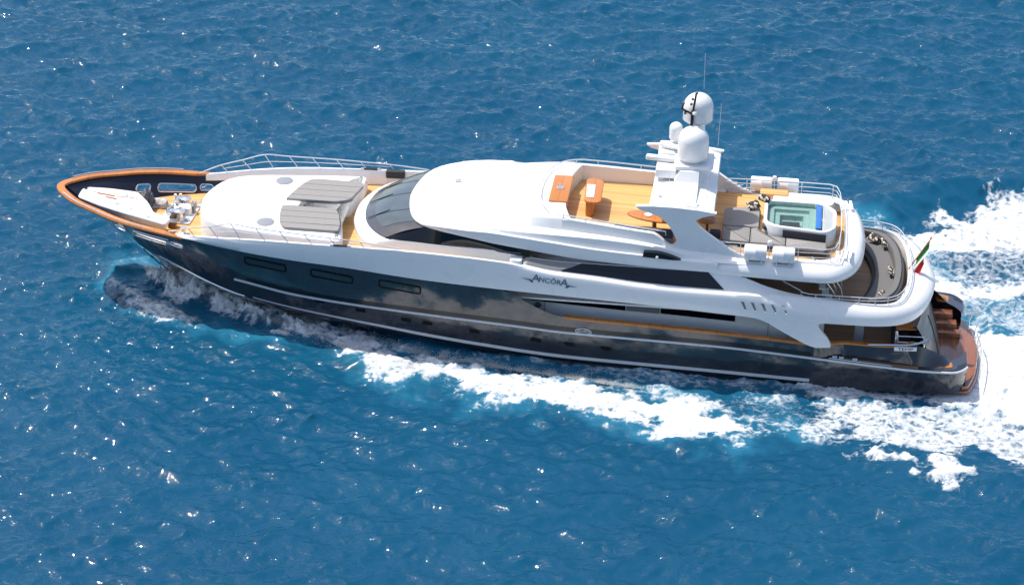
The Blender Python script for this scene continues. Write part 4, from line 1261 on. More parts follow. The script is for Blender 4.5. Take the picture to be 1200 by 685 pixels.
for side in (-1, 1):
    MB().slab(round_poly([(21.75, side * 3.70), (21.75, side * 4.30), (22.3, side * 4.34), (22.3, side * 3.70)], .12, 3), 4.9, 5.60, .05).build("walkway_end", M['white'], house)
# aft bulkhead of the deckhouse with glass doors
bk = MB().box((32.2, 0, 4.6), (.2, 7.4, 1.75), .03).build("aft_bulkhead", M['white'], house)
MB().box((32.32, -1.6, 4.5), (.06, 2.2, 1.5), .02).build("sliding_door", M['glass'], bk)
MB().box((32.32, 1.0, 4.5), (.06, 2.6, 1.5), .02).build("sliding_door", M['glass'], bk)

# ================================================================== roof / brow, running aft into the sun deck
dome = curve([(16.66, 6.46), (16.9, 6.58), (17.3, 6.72), (18, 6.84), (19, 6.95), (20.5, 7.06), (22, 7.15), (22.9, 7.21), (23.95, 7.22)])
ridge_z = curve([(16.66, 6.48), (17.5, 6.54), (19, 6.66), (20.5, 6.66), (22, 6.55), (23.5, 6.40), (25.6, 6.20), (28.5, 6.05), (29.6, 5.98), (31, 5.93)])
led_z = curve([(16.66, 6.48), (17.5, 6.56), (19, 6.76), (20.5, 6.80), (22, 6.74), (24, 6.70), (25.6, 6.66), (28.5, 6.42), (29.5, 6.22), (31, 6.0)])
coam_z = curve([(22.6, 7.22), (24, 7.24), (25, 7.19), (26, 7.12), (27, 7.04), (28, 6.97), (28.8, 6.92)])
def roof_profile(x):
    b = brow_b(x); z0 = brow_z(x)
    g = min(max((x - 20.0) / 3.0, 0), 1)                     # groove depth grows aft
    c = min(max((x - 21.0) / 2.6, 0), 1)                     # coaming forms
    cb = min(b * .86, lerp(3.05, 3.42, (x - 23) / 5.0)) if x > 21 else b * .84
    zc = dome(x)
    zl = led_z(x)
    if x < 24: zin = lerp(zc - .08 * 1, coam_z(max(x, 22.6)), c) if x > 21 else zl + (zc - zl) * .80
    else: zin = coam_z(x)
    p = [(b - .06, z0 - .02), (b, z0 + .02), (b + .035, lerp(z0, ridge_z(x), .5)), (b + .02, ridge_z(x)), (b - .035, ridge_z(x) + .02),
         (b - lerp(.07, .13, g), lerp(lerp(ridge_z(x), zl, .4), ridge_z(x) + .0, g)), (b - lerp(.14, .20, g), zl - lerp(.0, .03, g)), (b - lerp(.25, .27, g), zl + .015),
         (lerp(b * .90, cb + .08, c), lerp(zl + (zin - zl) * .45, zl + .03, c)), (cb, zin - .05 * c), (cb - .05 * max(c, .2), zin)]
    return p
rows = []
for x in [16.66, 16.68, 16.72, 16.78, 16.86, 16.96, 17.1, 17.3, 17.6] + strip_stations(18.0, 23.95, 40):
    b = brow_b(x); pr = roof_profile(x); zc = dome(x)
    k = min(1, b / 2.8)
    pr = [(lerp(0, y, 1) if b > .3 else y * (b / .36 if y > b else 1), lerp(min(brow_z(x) + .03 + (z - brow_z(x)) * k, z), z, k)) for y, z in pr]
    yi, zi = pr[-1]
    full = [(x, -y, z) for y, z in pr]
    for t in (.8, .6, .4, .2, 0, -.2, -.4, -.6, -.8):
        full.append((x, -yi * t, zi + (zc - zi) * (1 - t * t)))
    full += [(x, y, z) for y, z in reversed(pr)]
    rows.append(full)
roof = MB().grid(rows).build("roof", M['white'], yacht, angle=38)
# roof underside/soffit so the brow reads solid
mb = MB(); rows = []
for x in strip_stations(17.2, 31.4, 60):
    rows.append([(x, -(brow_b(x) - .06), brow_z(x) - .02), (x, -(brow_b(x) * .5), brow_z(x) - .05), (x, 0, brow_z(x) - .05), (x, brow_b(x) * .5, brow_z(x) - .05), (x, brow_b(x) - .06, brow_z(x) - .02)])
mb.grid(rows).build("soffit", M['white'], roof)
# thin radio whip and horn on the roof
MB().tube([(18.95, 1.0, 6.93), (18.97, 1.0, 7.9)], .012, 5).build("whip_antenna", M['steel_white'], roof)
MB().box((18.75, .75, 6.99), (.28, .14, .1), .03).build("horn", M['chrome'], roof)

# sun deck sides aft of the open well's front edge
fl_z = lambda x: 6.40 - .04 * (x - 25.4)
for side in (-1, 1):
    mb = MB(); rows = []
    for x in strip_stations(23.95, 31.0, 46):
        p = roof_profile(x)
        end = min(max((x - 28.0) / 1.0, 0), 1); end = end * end * (3 - 2 * end)
        cb, zin = p[-2]
        zlow = fl_z(x) + .06
        p = p[:8] + [(p[8][0], lerp(p[8][1], max(zlow + .02, p[7][1] - .02), end)), (p[9][0], lerp(p[9][1], zlow + .04, end)), (p[10][0] - .12, lerp(p[10][1], zlow + .05, end)), (p[10][0] - .20, lerp(p[10][1] - .04, zlow + .03, end)), (p[10][0] - .24, fl_z(x) - .02)]
        rows.append([(x, side * y, z) for y, z in p])
    sdm = mb.grid(rows).build("sundeck_coaming", M['white'], yacht, angle=38)
    # dark engine-room intake at the tail of the groove
    MB().plate(smooth_path([(27.7, 6.30), (28.3, 6.30), (28.9, 6.18), (29.35, 6.02)], 4) + [(29.0, 6.00), (27.65, 6.06)], side * 4.02, side * 3.70).build("air_intake", M['black'], sdm, smooth=False)
    MB().lathe((28.3, side * 4.03, 6.06), [(.07, 0), (.07, .06), (.04, .10), (0, .11)], 12).build("side_light", M['white'], sdm)

# front wall of the well and the plateau edge
mb = MB()
wl = [(24.35, -3.0), (23.95, -1.42), (23.92, 0), (23.95, 1.45), (24.35, 3.0)]
wl = smooth_path(wl, 4)
mb.grid([[(x, y, 6.36), (x - .02, y, 7.18), (x - .06, y, 7.225), (23.5, y * 1.0, 7.225)] for x, y in wl])
mb.build("well_front", M['white'], roof)

# sun deck planking, one sheet from the well to the tail
def sdb(x): return lerp(2.9, 3.3, (x - 24) / 4.5) if x < 28.5 else (3.3 if x < 35.4 else 3.3 - (x - 35.4) * .35)
mb = MB(); rows = []
for x in strip_stations(23.85, 36.55, 50):
    b = sdb(x); z = fl_z(x)
    rows.append([(x, -b, z), (x, 0, z), (x, b, z)])
mb.grid(rows).build("sundeck_planking", M['teak'], yacht)
# tail of the sun deck: overhanging rounded shell
def tail_half(d):
    pts = [(30.6, 3.97), (32, 4.06), (34, 4.16), (35.6, 4.20), (36.3, 4.02), (36.85, 3.45), (37.2, 2.7), (37.42, 1.6), (37.52, 0)]
    return smooth_path(pts, 5)
th = tail_half(0)
tail = mirrored(th)
tl = MB()
tin = mirrored(smooth_path([(30.6, 3.05), (32, 3.18), (34, 3.25), (35.4, 3.25), (36.0, 3.0), (36.35, 2.5), (36.5, 1.9), (36.55, 1.0), (36.56, 0)], 5))
prof = [(.25, 5.44, 0), (.04, 5.45, 0), (0, 5.52, 0), (-.02, 5.62, 0), (.03, 5.78, 0)]
ring = []
o_arr = np.array(tail); i_arr = np.array(tin)
N = len(o_arr)
def rings():
    rr = []
    for f, z in ((.28, 5.43), (.05, 5.44), (0.0, 5.50), (-.015, 5.62), (.06, 5.80), (.22, 5.97), (.42, 6.07), (.70, 6.13), (1.0, 6.13), (1.03, 5.95)):
        rr.append([(a[0] + (b[0] - a[0]) * f, a[1] + (b[1] - a[1]) * f, z) for a, b in zip(o_arr, i_arr)])
    return rr
tl.grid(rings(), closed=False)
sd_tail = tl.build("sundeck_tail", M['white'], yacht, angle=50)
tl2 = MB()
rr = rings()
v = rr[0]
h = len(v) // 2
tl2.add([(a, b, 5.44) for a, b, c in v], [tuple(range(len(v)))]).build("tail_soffit", M['white'], sd_tail)
# stair treads moulded in the port tail corner, and a matching starboard set
for side in (-1, 1):
    for k in range(4):
        MB().box((36.22 + .20 * k, side * (2.62 - .02 * k), 6.10 + .035 * k), (.13, .95, .05), .02, rz=side * .10).build("moulded_tread", M['white_matt'], sd_tail)
# ================================================================== radar arch and mast
AF = 8.22
arch = MB()
plate_rows = []
for y in strip_stations(-3.28, 3.28, 12):
    k = (y / 3.28) ** 2
    plate_rows.append([(27.86 - .05 * k, y, 8.12), (27.84 - .05 * k, y, 8.22), (28.9, y, 8.34), (29.85, y, 8.33), (30.66, y, 8.06), (30.70, y, 7.96), (29.8, y, 7.98), (28.6, y, 8.02), (27.86 - .05 * k, y, 8.12)])
arch.grid(plate_rows)
arch.add(plate_rows[0][:-1], [tuple(range(8))]); arch.add(plate_rows[-1][:-1], [tuple(range(8))])
archo = arch.build("radar_arch", M['white'], yacht, angle=25)
for side in (-1, 1):
    prof = [(27.22, 8.27), (27.4, 8.13)] + smooth_path([(27.85, 8.0), (28.35, 7.80), (28.72, 7.45), (28.98, 7.0), (29.08, 6.70), (28.9, 6.42), (28.4, 6.22)], 4) + [(28.2, 6.02), (32.6, 6.02), (32.3, 6.12)] + smooth_path([(31.7, 6.34), (31.15, 6.68), (30.6, 7.06), (30.1, 7.45), (29.85, 7.74)], 4) + [(30.2, 7.95), (30.78, 8.12), (30.8, 8.17), (30.0, 8.27), (29.0, 8.33), (28.0, 8.33)]
    MB().plate(prof, side * 3.52, side * 3.30).build("arch_leg", M['white'], archo, angle=40)
    # fairing wedge that carries the leg into the deck edge
    mb = MB(); rows = []
    for x in strip_stations(28.3, 32.6, 14):
        rows.append([(x, side * 3.9, 5.96), (x, side * 3.53, 6.10 + .1 * math.sin(math.pi * (x - 28.3) / 4.3)), (x, side * 3.3, 6.10 + .1 * math.sin(math.pi * (x - 28.3) / 4.3)), (x, side * 3.15, 6.0)])
    mb.grid(rows).build("leg_fairing", M['white'], archo)
# raised spine, pedestals and equipment shelves
spine = [(-3.05, 8.33), (-3.05, 8.37), (-1.2, 8.52), (-.95, 8.95), (.9, 8.95), (1.2, 8.5), (3.0, 8.36), (3.0, 8.3)]
mb = MB()
v = [(28.75 + .25 * (z > 8.6), y, z) for y, z in spine] + [(29.85 + .0, y, z) for y, z in spine]
n8 = len(spine)
mb.add(v, [tuple(range(n8)), tuple(reversed(range(n8, 2 * n8)))] + [(i, i + n8, (i + 1) % n8 + n8, (i + 1) % n8) for i in range(n8)])
sp_ = mb.build("mast_spine", M['white'], archo, smooth=False)
MB().slab(round_poly([(28.7, -.85), (30.45, -.75), (30.45, .9), (28.7, .9)], .2, 4), 8.95, 9.12, .05).build("mast_shelf", M['white'], archo)
MB().slab(round_poly([(27.9, .6), (29.0, .6), (29.0, 2.0), (27.9, 2.0)], .15, 4), 9.02, 9.12, .03).build("mast_shelf", M['white'], archo)
MB().box((28.35, -.1, 8.62), (.95, 1.1, .42), .06).build("equipment_box", M['white'], archo)
MB().slab([(28.8, 1.0), (29.9, 1.0), (29.9, 2.4), (28.8, 2.4)], 8.3, 9.0, .05).build("mast_pedestal", M['white'], archo)
mb = MB(); mb.box((28.5, .55, 8.72), (.28, .28, .6), .06).build("radar_pedestal", M['silver'], archo)
mb = MB()
mb.slab(round_poly([(27.35, .25), (28.85, .10), (28.9, .42), (27.4, .57)], .08, 3), 8.86, 9.06, .05)
mb.build("radar_scanner", M['white'], archo)
mb = MB(); mb.slab(round_poly([(27.9, 1.1), (29.2, .5), (29.35, .75), (28.05, 1.4)], .08, 3), 9.2, 9.38, .05).build("radar_scanner", M['white'], archo)
MB().lathe((28.75, .8, 9.06), [(.10, 0), (.10, .10), (.2, .12), (.2, .16)], 12).build("radar_pedestal", M['silver'], archo)
def radome(x, y, z, r, h, ped):
    mb = MB()
    prof = [(r * .55, -ped), (r * .5, -.06), (r * .86, 0), (r * .97, .05), (r, .10), (r * 1.0, h - r * .95)]
    for k in range(1, 10):
        a = math.pi / 2 * k / 9
        prof.append((r * math.cos(a), h - r * .95 + r * .95 * math.sin(a)))
    o = mb.lathe((x, y, z), prof, 40).build("radome", M['white'], archo, angle=60)
    MB().lathe((x, y, z + .10), [(r * 1.002, -.02), (r * 1.015, 0), (r * 1.002, .02)], 40).build("seam_ring", M['silver'], o)
radome(29.50, -.05, 9.27, .70, 1.5, .2)
radome(29.60, .95, 10.66, .68, 1.32, .9)
radome(28.63, 1.35, 9.50, .31, .82, .4)
mb = MB()
mb.tube([(29.62, .95, 8.9), (29.62, .95, 11.0)], .20, 10)
mb.build("mast_pole", M['white'], archo)
mb = MB()
mb.tube([(29.35, .20, 10.6), (29.38, .22, 11.4)], .075, 6)
mb.tube([(29.38, .22, 11.3), (29.5, .22, 12.3)], .055, 6)
mb.tube([(29.38, .2, 11.25), (28.85, .2, 11.5)], .055, 6)
mb.tube([(29.35, .20, 10.6), (29.5, .5, 10.4)], .07, 6)
mb.tube([(28.9, .2, 11.5), (28.95, .2, 11.75)], .04, 6)
mb.build("signal_mast", M['black'], archo)
for x, z in ((28.95, 11.78), (29.3, 11.75), (29.05, 11.3), (29.35, 12.0), (29.52, 12.3)):
    MB().lathe((x, .18, z), [(.0, -.06), (.06, -.05), (.06, .05), (.0, .06)], 8).build("navigation_light", M['bronze'], archo)
MB().lathe((29.48, .1, 11.35), [(0, -.09), (.10, -.06), (.12, 0), (.09, .07), (0, .10)], 14).build("gps_antenna", M['white'], archo)
for p in ([(29.8, .95, 12.2), (29.78, .95, 13.9)], [(30.55, 1.8, 9.1), (30.6, 1.8, 11.2)], [(28.55, -2.0, 8.3), (28.6, -2.0, 9.3)], [(30.3, -2.9, 8.2), (30.32, -2.9, 9.9)]):
    MB().tube(p, .013, 5).build("whip_antenna", M['steel_white'], archo)
for x, y in ((28.2, -2.3), (29.9, -3.05), (30.3, 2.6)):
    MB().lathe((x, y, 8.26), [(.09, 0), (.09, .1), (0, .13)], 10).build("camera_dome", M['silver'], archo)
# louvred screens between the legs and the side rails
for side in (-1, 1):
    for k in range(5):
        z = 6.16 + .13 * k
        x1 = 32.6 - .27 * k
        MB().tube([(30.6 + .1 * k, side * 3.26, z), (x1, side * 3.26, z)], .022, 5).build("louvre_bar", M['steel_white'], archo)

# ================================================================== rails
def rail(path, heights, name, posts, zf, r=.022, parent=yacht, lean=(0, 0)):
    mb = MB()
    for h in heights:
        mb.tube([(x + lean[0] * h, y, zf(x) + h) for x, y in path], r if h == heights[0] else r * .75, 5)
    for x, y in posts:
        mb.tube([(x, y, zf(x) - .02), (x + lean[0] * heights[0], y, zf(x) + heights[0])], r * .95, 5)
    return mb.build(name, M['steel_white'], parent)
# bow rails
bow_h = curve([(6.0, .02), (7, .34), (8, .50), (9.1, .69), (10, .57), (11, .48), (12.5, .40), (14, .30), (15.7, .16), (16.9, .02)])
for side in (-1, 1):
    mb = MB()
    xs = strip_stations(6.0, 16.9, 44)
    edge = lambda x: (bo(max(x, 6.3)) - .10 - max(0, 6.3 - x) * .5)
    base_z = lambda x: (zt_(max(x, 6.3)) + .02)
    mb.tube([(x, side * edge(x), base_z(x) + bow_h(x) + .03) for x in xs], .026, 6)
    mb.tube([(x + .1, side * edge(x), base_z(x) + bow_h(x) * .48 + .03) for x in xs if 6.9 < x < 15], .018, 5)
    for x in (7.0, 8.0, 9.05, 10.2, 11.3, 12.45, 13.6, 15.0):
        mb.tube([(x + .42 * min(1, bow_h(x) / .5), side * edge(x + .3), base_z(x) - .0), (x, side * edge(x), base_z(x) + bow_h(x) + .03)], .020, 5)
    mb.build("bow_rail", M['steel_white'], yacht)
    MB().tube([(x, side * (ref_b(x) - .02), hull_top(x) + .13) for x in strip_stations(.5, 5.2, 20)], .022, 5).build("toe_rail", M['steel_white'], hull)
# low handrail round the front of the sun deck
hr = smooth_path([(28.6, 3.38), (27, 3.30), (25, 3.16), (24.0, 3.02), (23.3, 2.6), (22.9, 1.8), (22.72, .8), (22.68, 0)], 5)
mb = MB()
full = hr + [(x, -y) for x, y in hr[::-1][1:]]
zr_ = lambda x: coam_z(max(x, 22.6)) + .15
mb.tube([(x, y, zr_(x)) for x, y in full], .030, 6)
for x, y in full[::5]:
    mb.tube([(x, y, zr_(x) - .2), (x, y, zr_(x))], .02, 5)
mb.build("coaming_rail", M['steel_white'], yacht)
# rails round the after sun deck
pth = [(31.6, -3.42), (33, -3.46), (34.6, -3.48), (35.8, -3.45)] + [(36.12, -3.25), (36.28, -2.6), (36.36, -1.4), (36.38, 0), (36.36, 1.4), (36.28, 2.6), (36.12, 3.25)] + [(35.8, 3.45), (34.6, 3.48), (33, 3.46), (31.6, 3.42), (30.4, 3.3)]
pth = [(30.4, -3.3)] + pth
rail(pth, [.68, .46, .24], "sundeck_rail", [(31.95, -3.43), (33.22, -3.46), (34.5, -3.48), (35.95, -3.4), (36.35, -1.4), (36.35, 1.4), (35.95, 3.4), (34.5, 3.48), (33.22, 3.46), (31.95, 3.43)], lambda x: 6.10)
for side in (-1, 1):
    mb = MB()
    mb.lathe((33.22, side * 3.46, 6.92), [(0, -.1), (.09, -.07), (.11, 0), (.09, .08), (0, .11)], 12)
    mb.tube([(33.22, side * 3.46, 6.7), (33.22, side * 3.46, 6.9)], .02, 5)
    mb.build("rail_lamp", M['white'], yacht)
# rail on the coaming of the aft upper deck
cp = [(34.75, 3.86)] + [(x, y + .0) for x, y in inner if x > 35.0]
cp = [(x, -y) for x, y in cp] + [(x, y) for x, y in cp[::-1][1:]]
rail(cp, [.30, .15], "aft_rail", cp[2::5], lambda x: 4.50, r=.024)
for side in (-1, 1):
    MB().tube([(33.9, side * 3.6, 5.15), (34.75, side * 3.86, 4.85), (34.75, side * 3.86, 4.5)], .022, 5).build("aft_rail_brace", M['steel_white'], yacht)

# stairs from the aft upper deck to the sun deck
for side in (-1,):
    for k in range(6):
        MB().box((35.2 + .16 * k, side * 2.9, 5.6 - .30 * k), (.30, .75, .05), .02).build("stair_tread", M['white'], yacht)
    mb = MB()
    for dy in (-.4, .4):
        mb.tube(smooth_path([(34.95, side * 2.9 + dy, 6.0), (35.6, side * 2.9 + dy, 5.35), (36.25, side * 2.9 + dy, 4.5), (36.4, side * 2.9 + dy, 3.8)], 5), .03, 6)
        mb.tube(smooth_path([(35.1, side * 2.9 + dy, 6.3), (35.9, side * 2.9 + dy, 5.5), (36.5, side * 2.9 + dy, 4.8), (36.6, side * 2.9 + dy, 3.8)], 5), .025, 6)
    mb.build("stair_rail", M['chrome'], yacht)

# ================================================================== hot tub (built in)
FL = 6.08
out_ = round_poly([(32.85, 1.25), (35.5, 1.25), (36.15, .5), (36.15, -1.35), (35.7, -1.95), (33.35, -1.62), (32.85, -1.15)], [.45, .5, .35, .35, .3, .35, .35], 6)
tub = MB().levels(out_, [(0, FL), (0, 6.80), (.03, 6.86), (.14, 6.87), (.17, 6.84), (.18, 6.70)], False).build("hot_tub", M['white'], yacht)
inn = round_poly([(33.03, 1.07), (35.2, 1.07), (35.2, -1.70), (33.42, -1.45), (33.03, -1.05)], [.35, .1, .1, .3, .3], 6)
MB().levels(inn, [(0, 6.84), (.02, 6.62), (.28, 6.60), (.32, 6.45), (.55, 6.44), (.60, 6.2), (.75, 6.16)], True).build("basin", M['tub'], tub)
def mat_tubwater():
    m = bpy.data.materials.new("tub_water"); m.use_nodes = True
    nt = m.node_tree
    for n in list(nt.nodes): nt.nodes.remove(n)
    o = nt.nodes.new("ShaderNodeOutputMaterial")
    t = nt.nodes.new("ShaderNodeBsdfTransparent"); t.inputs[0].default_value = (0.72, 0.86, 0.84, 1)
    g = nt.nodes.new("ShaderNodeBsdfGlossy"); g.inputs["Roughness"].default_value = 0.06
    tc = nt.nodes.new("ShaderNodeTexCoord"); nz = nt.nodes.new("ShaderNodeTexNoise"); nz.inputs["Scale"].default_value = 9
    b = nt.nodes.new("ShaderNodeBump"); b.inputs["Strength"].default_value = .5; b.inputs["Distance"].default_value = .05
    nt.links.new(tc.outputs["Object"], nz.inputs["Vector"]); nt.links.new(nz.outputs["Fac"], b.inputs["Height"]); nt.links.new(b.outputs[0], g.inputs["Normal"])
    fz = nt.nodes.new("ShaderNodeFresnel"); fz.inputs[0].default_value = 1.4; nt.links.new(b.outputs[0], fz.inputs["Normal"])
    mx = nt.nodes.new("ShaderNodeMixShader")
    nt.links.new(fz.outputs[0], mx.inputs[0]); nt.links.new(t.outputs[0], mx.inputs[1]); nt.links.new(g.outputs[0], mx.inputs[2])
    nt.links.new(mx.outputs[0], o.inputs[0])
    return m
wv = [(a, b, 6.72) for a, b in inn]
if sum(wv[i - 1][0] * wv[i][1] - wv[i][0] * wv[i - 1][1] for i in range(len(wv))) < 0: wv = wv[::-1]
MB().add(wv, [tuple(range(len(wv)))]).build("tub_water", mat_tubwater(), tub, smooth=False, fix=False)
MB().box((35.34, -.30, 6.83), (.26, 2.5, .10), .04).build("headrest", M['blue'], tub)
MB().slab(round_poly([(35.5, 1.05), (36.0, .45), (36.0, -1.3), (35.65, -1.75), (35.5, -1.75)], .1, 3), 6.7, 6.82, .03).build("tub_shelf", mat("shelf_stone", (.42, .45, .44), .3), tub)
MB().box((34.1, -.3, 6.30), (.8, .7, .12), .05).build("foot_well", M['cush_dark'], tub)
ang = math.atan2(-.33, 2.35)
MB().box((34.72, -1.87, 6.52), (1.95, .10, .52), .03, rz=ang).build("side_cushion", M['cush_dark'], tub)
# acrylic wind screen behind the tub
MB().grid([[(x, y, 6.1), (x + .05, y * .98, 6.72)] for x, y in smooth_path([(35.6, -3.0), (36.1, -2.6), (36.25, -1.5), (36.28, 0), (36.2, 1.5), (36.0, 2.4)], 5)]).build("wind_screen", M['acrylic'], sd_tail)
# moulded base under the pad and the teak box below the far rafts
MB().slab(round_poly([(33.2, 2.0), (35.9, 1.9), (36.1, 2.5), (35.4, 3.1), (33.2, 3.1)], .2, 4), 6.0, 6.42, .06).build("side_locker", M['white'], sd_tail)
MB().slab(round_poly([(32.6, 2.6), (33.9, 2.6), (33.9, 3.2), (32.6, 3.2)], .08, 3), 6.0, 6.5, .04).build("side_locker", M['teak'], sd_tail)
pad_o = round_poly([(31.05, .9), (31.05, -2.45), (33.3, -2.62), (35.75, -2.95), (35.72, -2.12), (33.3, -1.78), (32.7, -1.3), (32.7, 1.2), (32.0, 1.1)], [.35, .3, .05, .15, .05, .2, .3, .1, .3], 5)
MB().slab([(x, y) for x, y in pad_o], 6.06, 6.30, .02).build("pad_plinth", M['cush_dark'], sd_tail)

# ================================================================== loose things on the sun deck and aft deck (each its own)
def solid(name, label, cat, mb, m, group=None, base=None, angle=32):
    xs = [p[0] for p in mb.v]; ys = [p[1] for p in mb.v]; zs = [p[2] for p in mb.v]
    c = base or ((min(xs) + max(xs)) / 2, (min(ys) + max(ys)) / 2, min(zs))
    mb.v = [(x - c[0], y - c[1], z - c[2]) for x, y, z in mb.v]
    o = mb.build(name, m, None, angle=angle)
    o.location = c
    return tag(o, label, cat, group)
def thing(name, label, cat, loc, group=None):
    return empty(name, loc, label, cat, group)

pd = thing("sun_pad", "big grey-taupe sun pad wrapped round the front and near side of the hot tub", "sun pad", (32.5, -1.0, 6.30))
pads = [round_poly([(31.05, .9), (31.05, -1.0), (32.66, -1.0), (32.66, 1.2), (32.0, 1.1)], [.35, .03, .03, .1, .3], 5),
        round_poly([(31.05, -1.03), (31.05, -2.45), (32.3, -2.54), (32.3, -1.03)], [.03, .3, .03, .03], 5),
        round_poly([(32.33, -1.03), (32.66, -1.03), (32.7, -1.3), (33.3, -1.78), (33.9, -1.87), (33.9, -2.70), (33.3, -2.62), (32.33, -2.54)], [.03, .03, .2, .2, .03, .03, .05, .03], 5),
        round_poly([(33.93, -1.88), (35.72, -2.12), (35.75, -2.95), (33.93, -2.71)], [.03, .05, .15, .03], 5)]
for p in pads:
    MB().slab(p, 6.30, 6.46, .05).build("pad_section", M['cush'], pd)
def pillow(x, y, z, a, b, h, rz, tilt, label, group, m='zebra'):
    mb = MB(); rows = []
    n = 9
    for i in range(n):
        u = -1 + 2 * i / (n - 1); row = []
        for j in range(n):
            v_ = -1 + 2 * j / (n - 1)
            t = (1 - u ** 4) * (1 - v_ ** 4)
            pin = 1 - .10 * (abs(u) * abs(v_)) + .0
            row.append((a * u * (1 - .08 * (1 - v_ * v_)) * 1.0, b * v_ * (1 - .08 * (1 - u * u)), h * t ** .5))
        rows.append(row)
    mb.grid(rows)
    mb.grid([[(p[0], p[1], -p[2]) for p in r] for r in rows], flip=True)
    o = mb.build("pillow", M[m], None, angle=70)
    o.location = (x, y, z); o.rotation_euler = (tilt[0], tilt[1], rz)
    return tag(o, label, "pillow", group)
G_P = "black and cream animal print pillows"
pillow(32.35, .92, 6.66, .30, .24, .10, .3, (.5, -.3, 0), "animal print pillow leaning on the hot tub's front corner, leftmost of the pair", G_P)
pillow(32.82, 1.02, 6.98, .30, .22, .10, -.2, (.3, .3, 0), "animal print pillow beside the white rim of the hot tub, right one of the pair", G_P)
pillow(32.95, -1.18, 6.60, .14, .2, .08, .2, (.2, .6, 0), "small dark pillow tucked against the hot tub wall", G_P, 'cush_dark')

# life raft canisters on cradles
def liferaft():
    r = empty("life_raft", (0, 0, 0))
    mb = MB(); rows = []
    L, rr, hh = .50, .34, .33
    for x, s in ((-L, .80), (-L + .02, .93), (-L + .07, 1.0), (-.02, 1.0), (0, 1.03), (.02, 1.0), (L - .07, 1.0), (L - .02, .93), (L, .80)):
        row = []
        for k in range(28):
            t = 2 * math.pi * k / 28
            c, s_ = math.cos(t), math.sin(t)
            row.append((x, rr * s * math.copysign(abs(c) ** .75, c), .42 + hh * s * math.copysign(abs(s_) ** .75, s_)))
        rows.append(row)
    mb.grid(rows, closed=True)
    n = len(mb.v)
    mb.f.append(tuple(range(28))); mb.mi.append(0); mb.f.append(tuple(reversed(range(n - 28, n)))); mb.mi.append(0)
    mb.build("canister", M['foamwhite'], r, angle=40)
    for x in (-.24, .24):
        mb = MB()
        mb.tube([(x, .352 * math.cos(t), .42 + .345 * math.sin(t)) for t in [2 * math.pi * k / 24 for k in range(25)]], .014, 5, cap=False)
        mb.build("strap", M['silver'], r)
    mb = MB()
    for x in (-.28, .28):
        mb.box((x, 0, .06), (.07, .56, .12), .02)
        mb.tube([(x, -.28, .02), (x, -.31, .30)], .022, 5); mb.tube([(x, .28, .02), (x, .31, .30)], .022, 5)
    mb.box((0, -.2, .03), (.8, .06, .05), .01); mb.box((0, .2, .03), (.8, .06, .05), .01)
    mb.build("cradle", M['steel_white'], r)
    return r
def copy_tree(o, parent=None):
    c = o.copy(); COL.objects.link(c); c.parent = parent
    for ch in list(o.children): copy_tree(ch, c)
    return c
raft = liferaft()
spots = [((32.62, -3.66, 6.06), "white life raft canister on the near rail, the one nearer the mast"),
         ((33.86, -3.70, 6.05), "white life raft canister on the near rail, the one nearer the stern"),
         ((32.62, 3.66, 6.06), "white life raft canister on the far rail, the one nearer the mast"),
         ((33.86, 3.70, 6.05), "white life raft canister on the far rail behind the hot tub, nearer the stern")]
for i, (p, lab) in enumerate(spots):
    o = raft if i == 0 else copy_tree(raft)
    o.location = p; o.rotation_euler = (0, 0, 0)
    tag(o, lab, "life raft", "white life raft canisters along the sun deck rails")

# bar counter on the foredeck end of the sun deck
b = thing("bar_table", "varnished teak stadium-topped bar table standing on the sun deck's teak floor", "table", (25.05, 0, fl_z(25.0)))
st_ = round_poly([(24.64, 1.42), (25.46, 1.30), (25.50, -1.28), (24.74, -1.20)], .40, 7)
MB().slab(st_, 7.16, 7.27, .03).build("table_top", M['varnish'], b)
MB().slab(round_poly([(24.72, .5), (25.16, .5), (25.18, -1.0), (24.80, -1.0)], .15, 5), fl_z(25), 7.16, .02).build("pedestal", M['varnish'], b)
MB().slab(round_poly([(24.72, .62), (25.12, .62), (25.16, -.78), (24.80, -.78)], .05, 3), 7.265, 7.30, .01).build("inset_tray", M['silver'], b)
c = thing("serving_counter", "flat varnished teak counter lying on the white plateau ahead of the sun deck well", "counter", (23.55, 0, 7.225))
MB().slab(round_poly([(23.16, 1.42), (24.02, 1.44), (24.0, -1.42), (23.14, -1.40)], .05, 3), 7.228, 7.29, .02).build("counter_top", M['varnish'], c)
mb = MB(); mb.box((23.55, .0, 7.31), (.34, .3, .05), .02); mb.tube([(23.45, .1, 7.3), (23.45, .1, 7.42), (23.6, .1, 7.42)], .02, 5)
mb.build("sink", M['chrome'], c)
mb = MB()
for x, y in ((27.6, 2.95),): pass
# seating and dining table by the arch
s_ = thing("sofa", "dark grey sofa along the near sun deck coaming under the arch", "sofa", (27.6, -2.6, fl_z(27.6)))
MB().slab(round_poly([(26.25, -2.30), (28.9, -2.25), (28.9, -3.1), (26.25, -2.98)], .12, 4), fl_z(27), 6.66, .05).build("seat", M['cush_grey'], s_)
MB().slab(round_poly([(26.25, -2.74), (28.9, -2.84), (28.9, -3.12), (26.25, -3.0)], .08, 4), 6.6, 6.98, .05).build("backrest", M['cush_dark'], s_)
t_ = thing("dining_table", "oval varnished teak dining table half hidden under the arch's near wing", "table", (28.0, -1.75, fl_z(28)))
ell = [(28.05 + 1.3 * math.cos(t), -1.80 + .52 * math.sin(t) - .22 * math.cos(t)) for t in [2 * math.pi * k / 40 for k in range(40)]]
MB().slab(ell, 6.96, 7.04, .025).build("table_top", M['varnish'], t_)
MB().lathe((28.0, -1.8, fl_z(28)), [(.35, 0), (.33, .05), (.10, .1), (.10, .55), (.25, .62)], 16).build("pedestal", M['varnish'], t_)
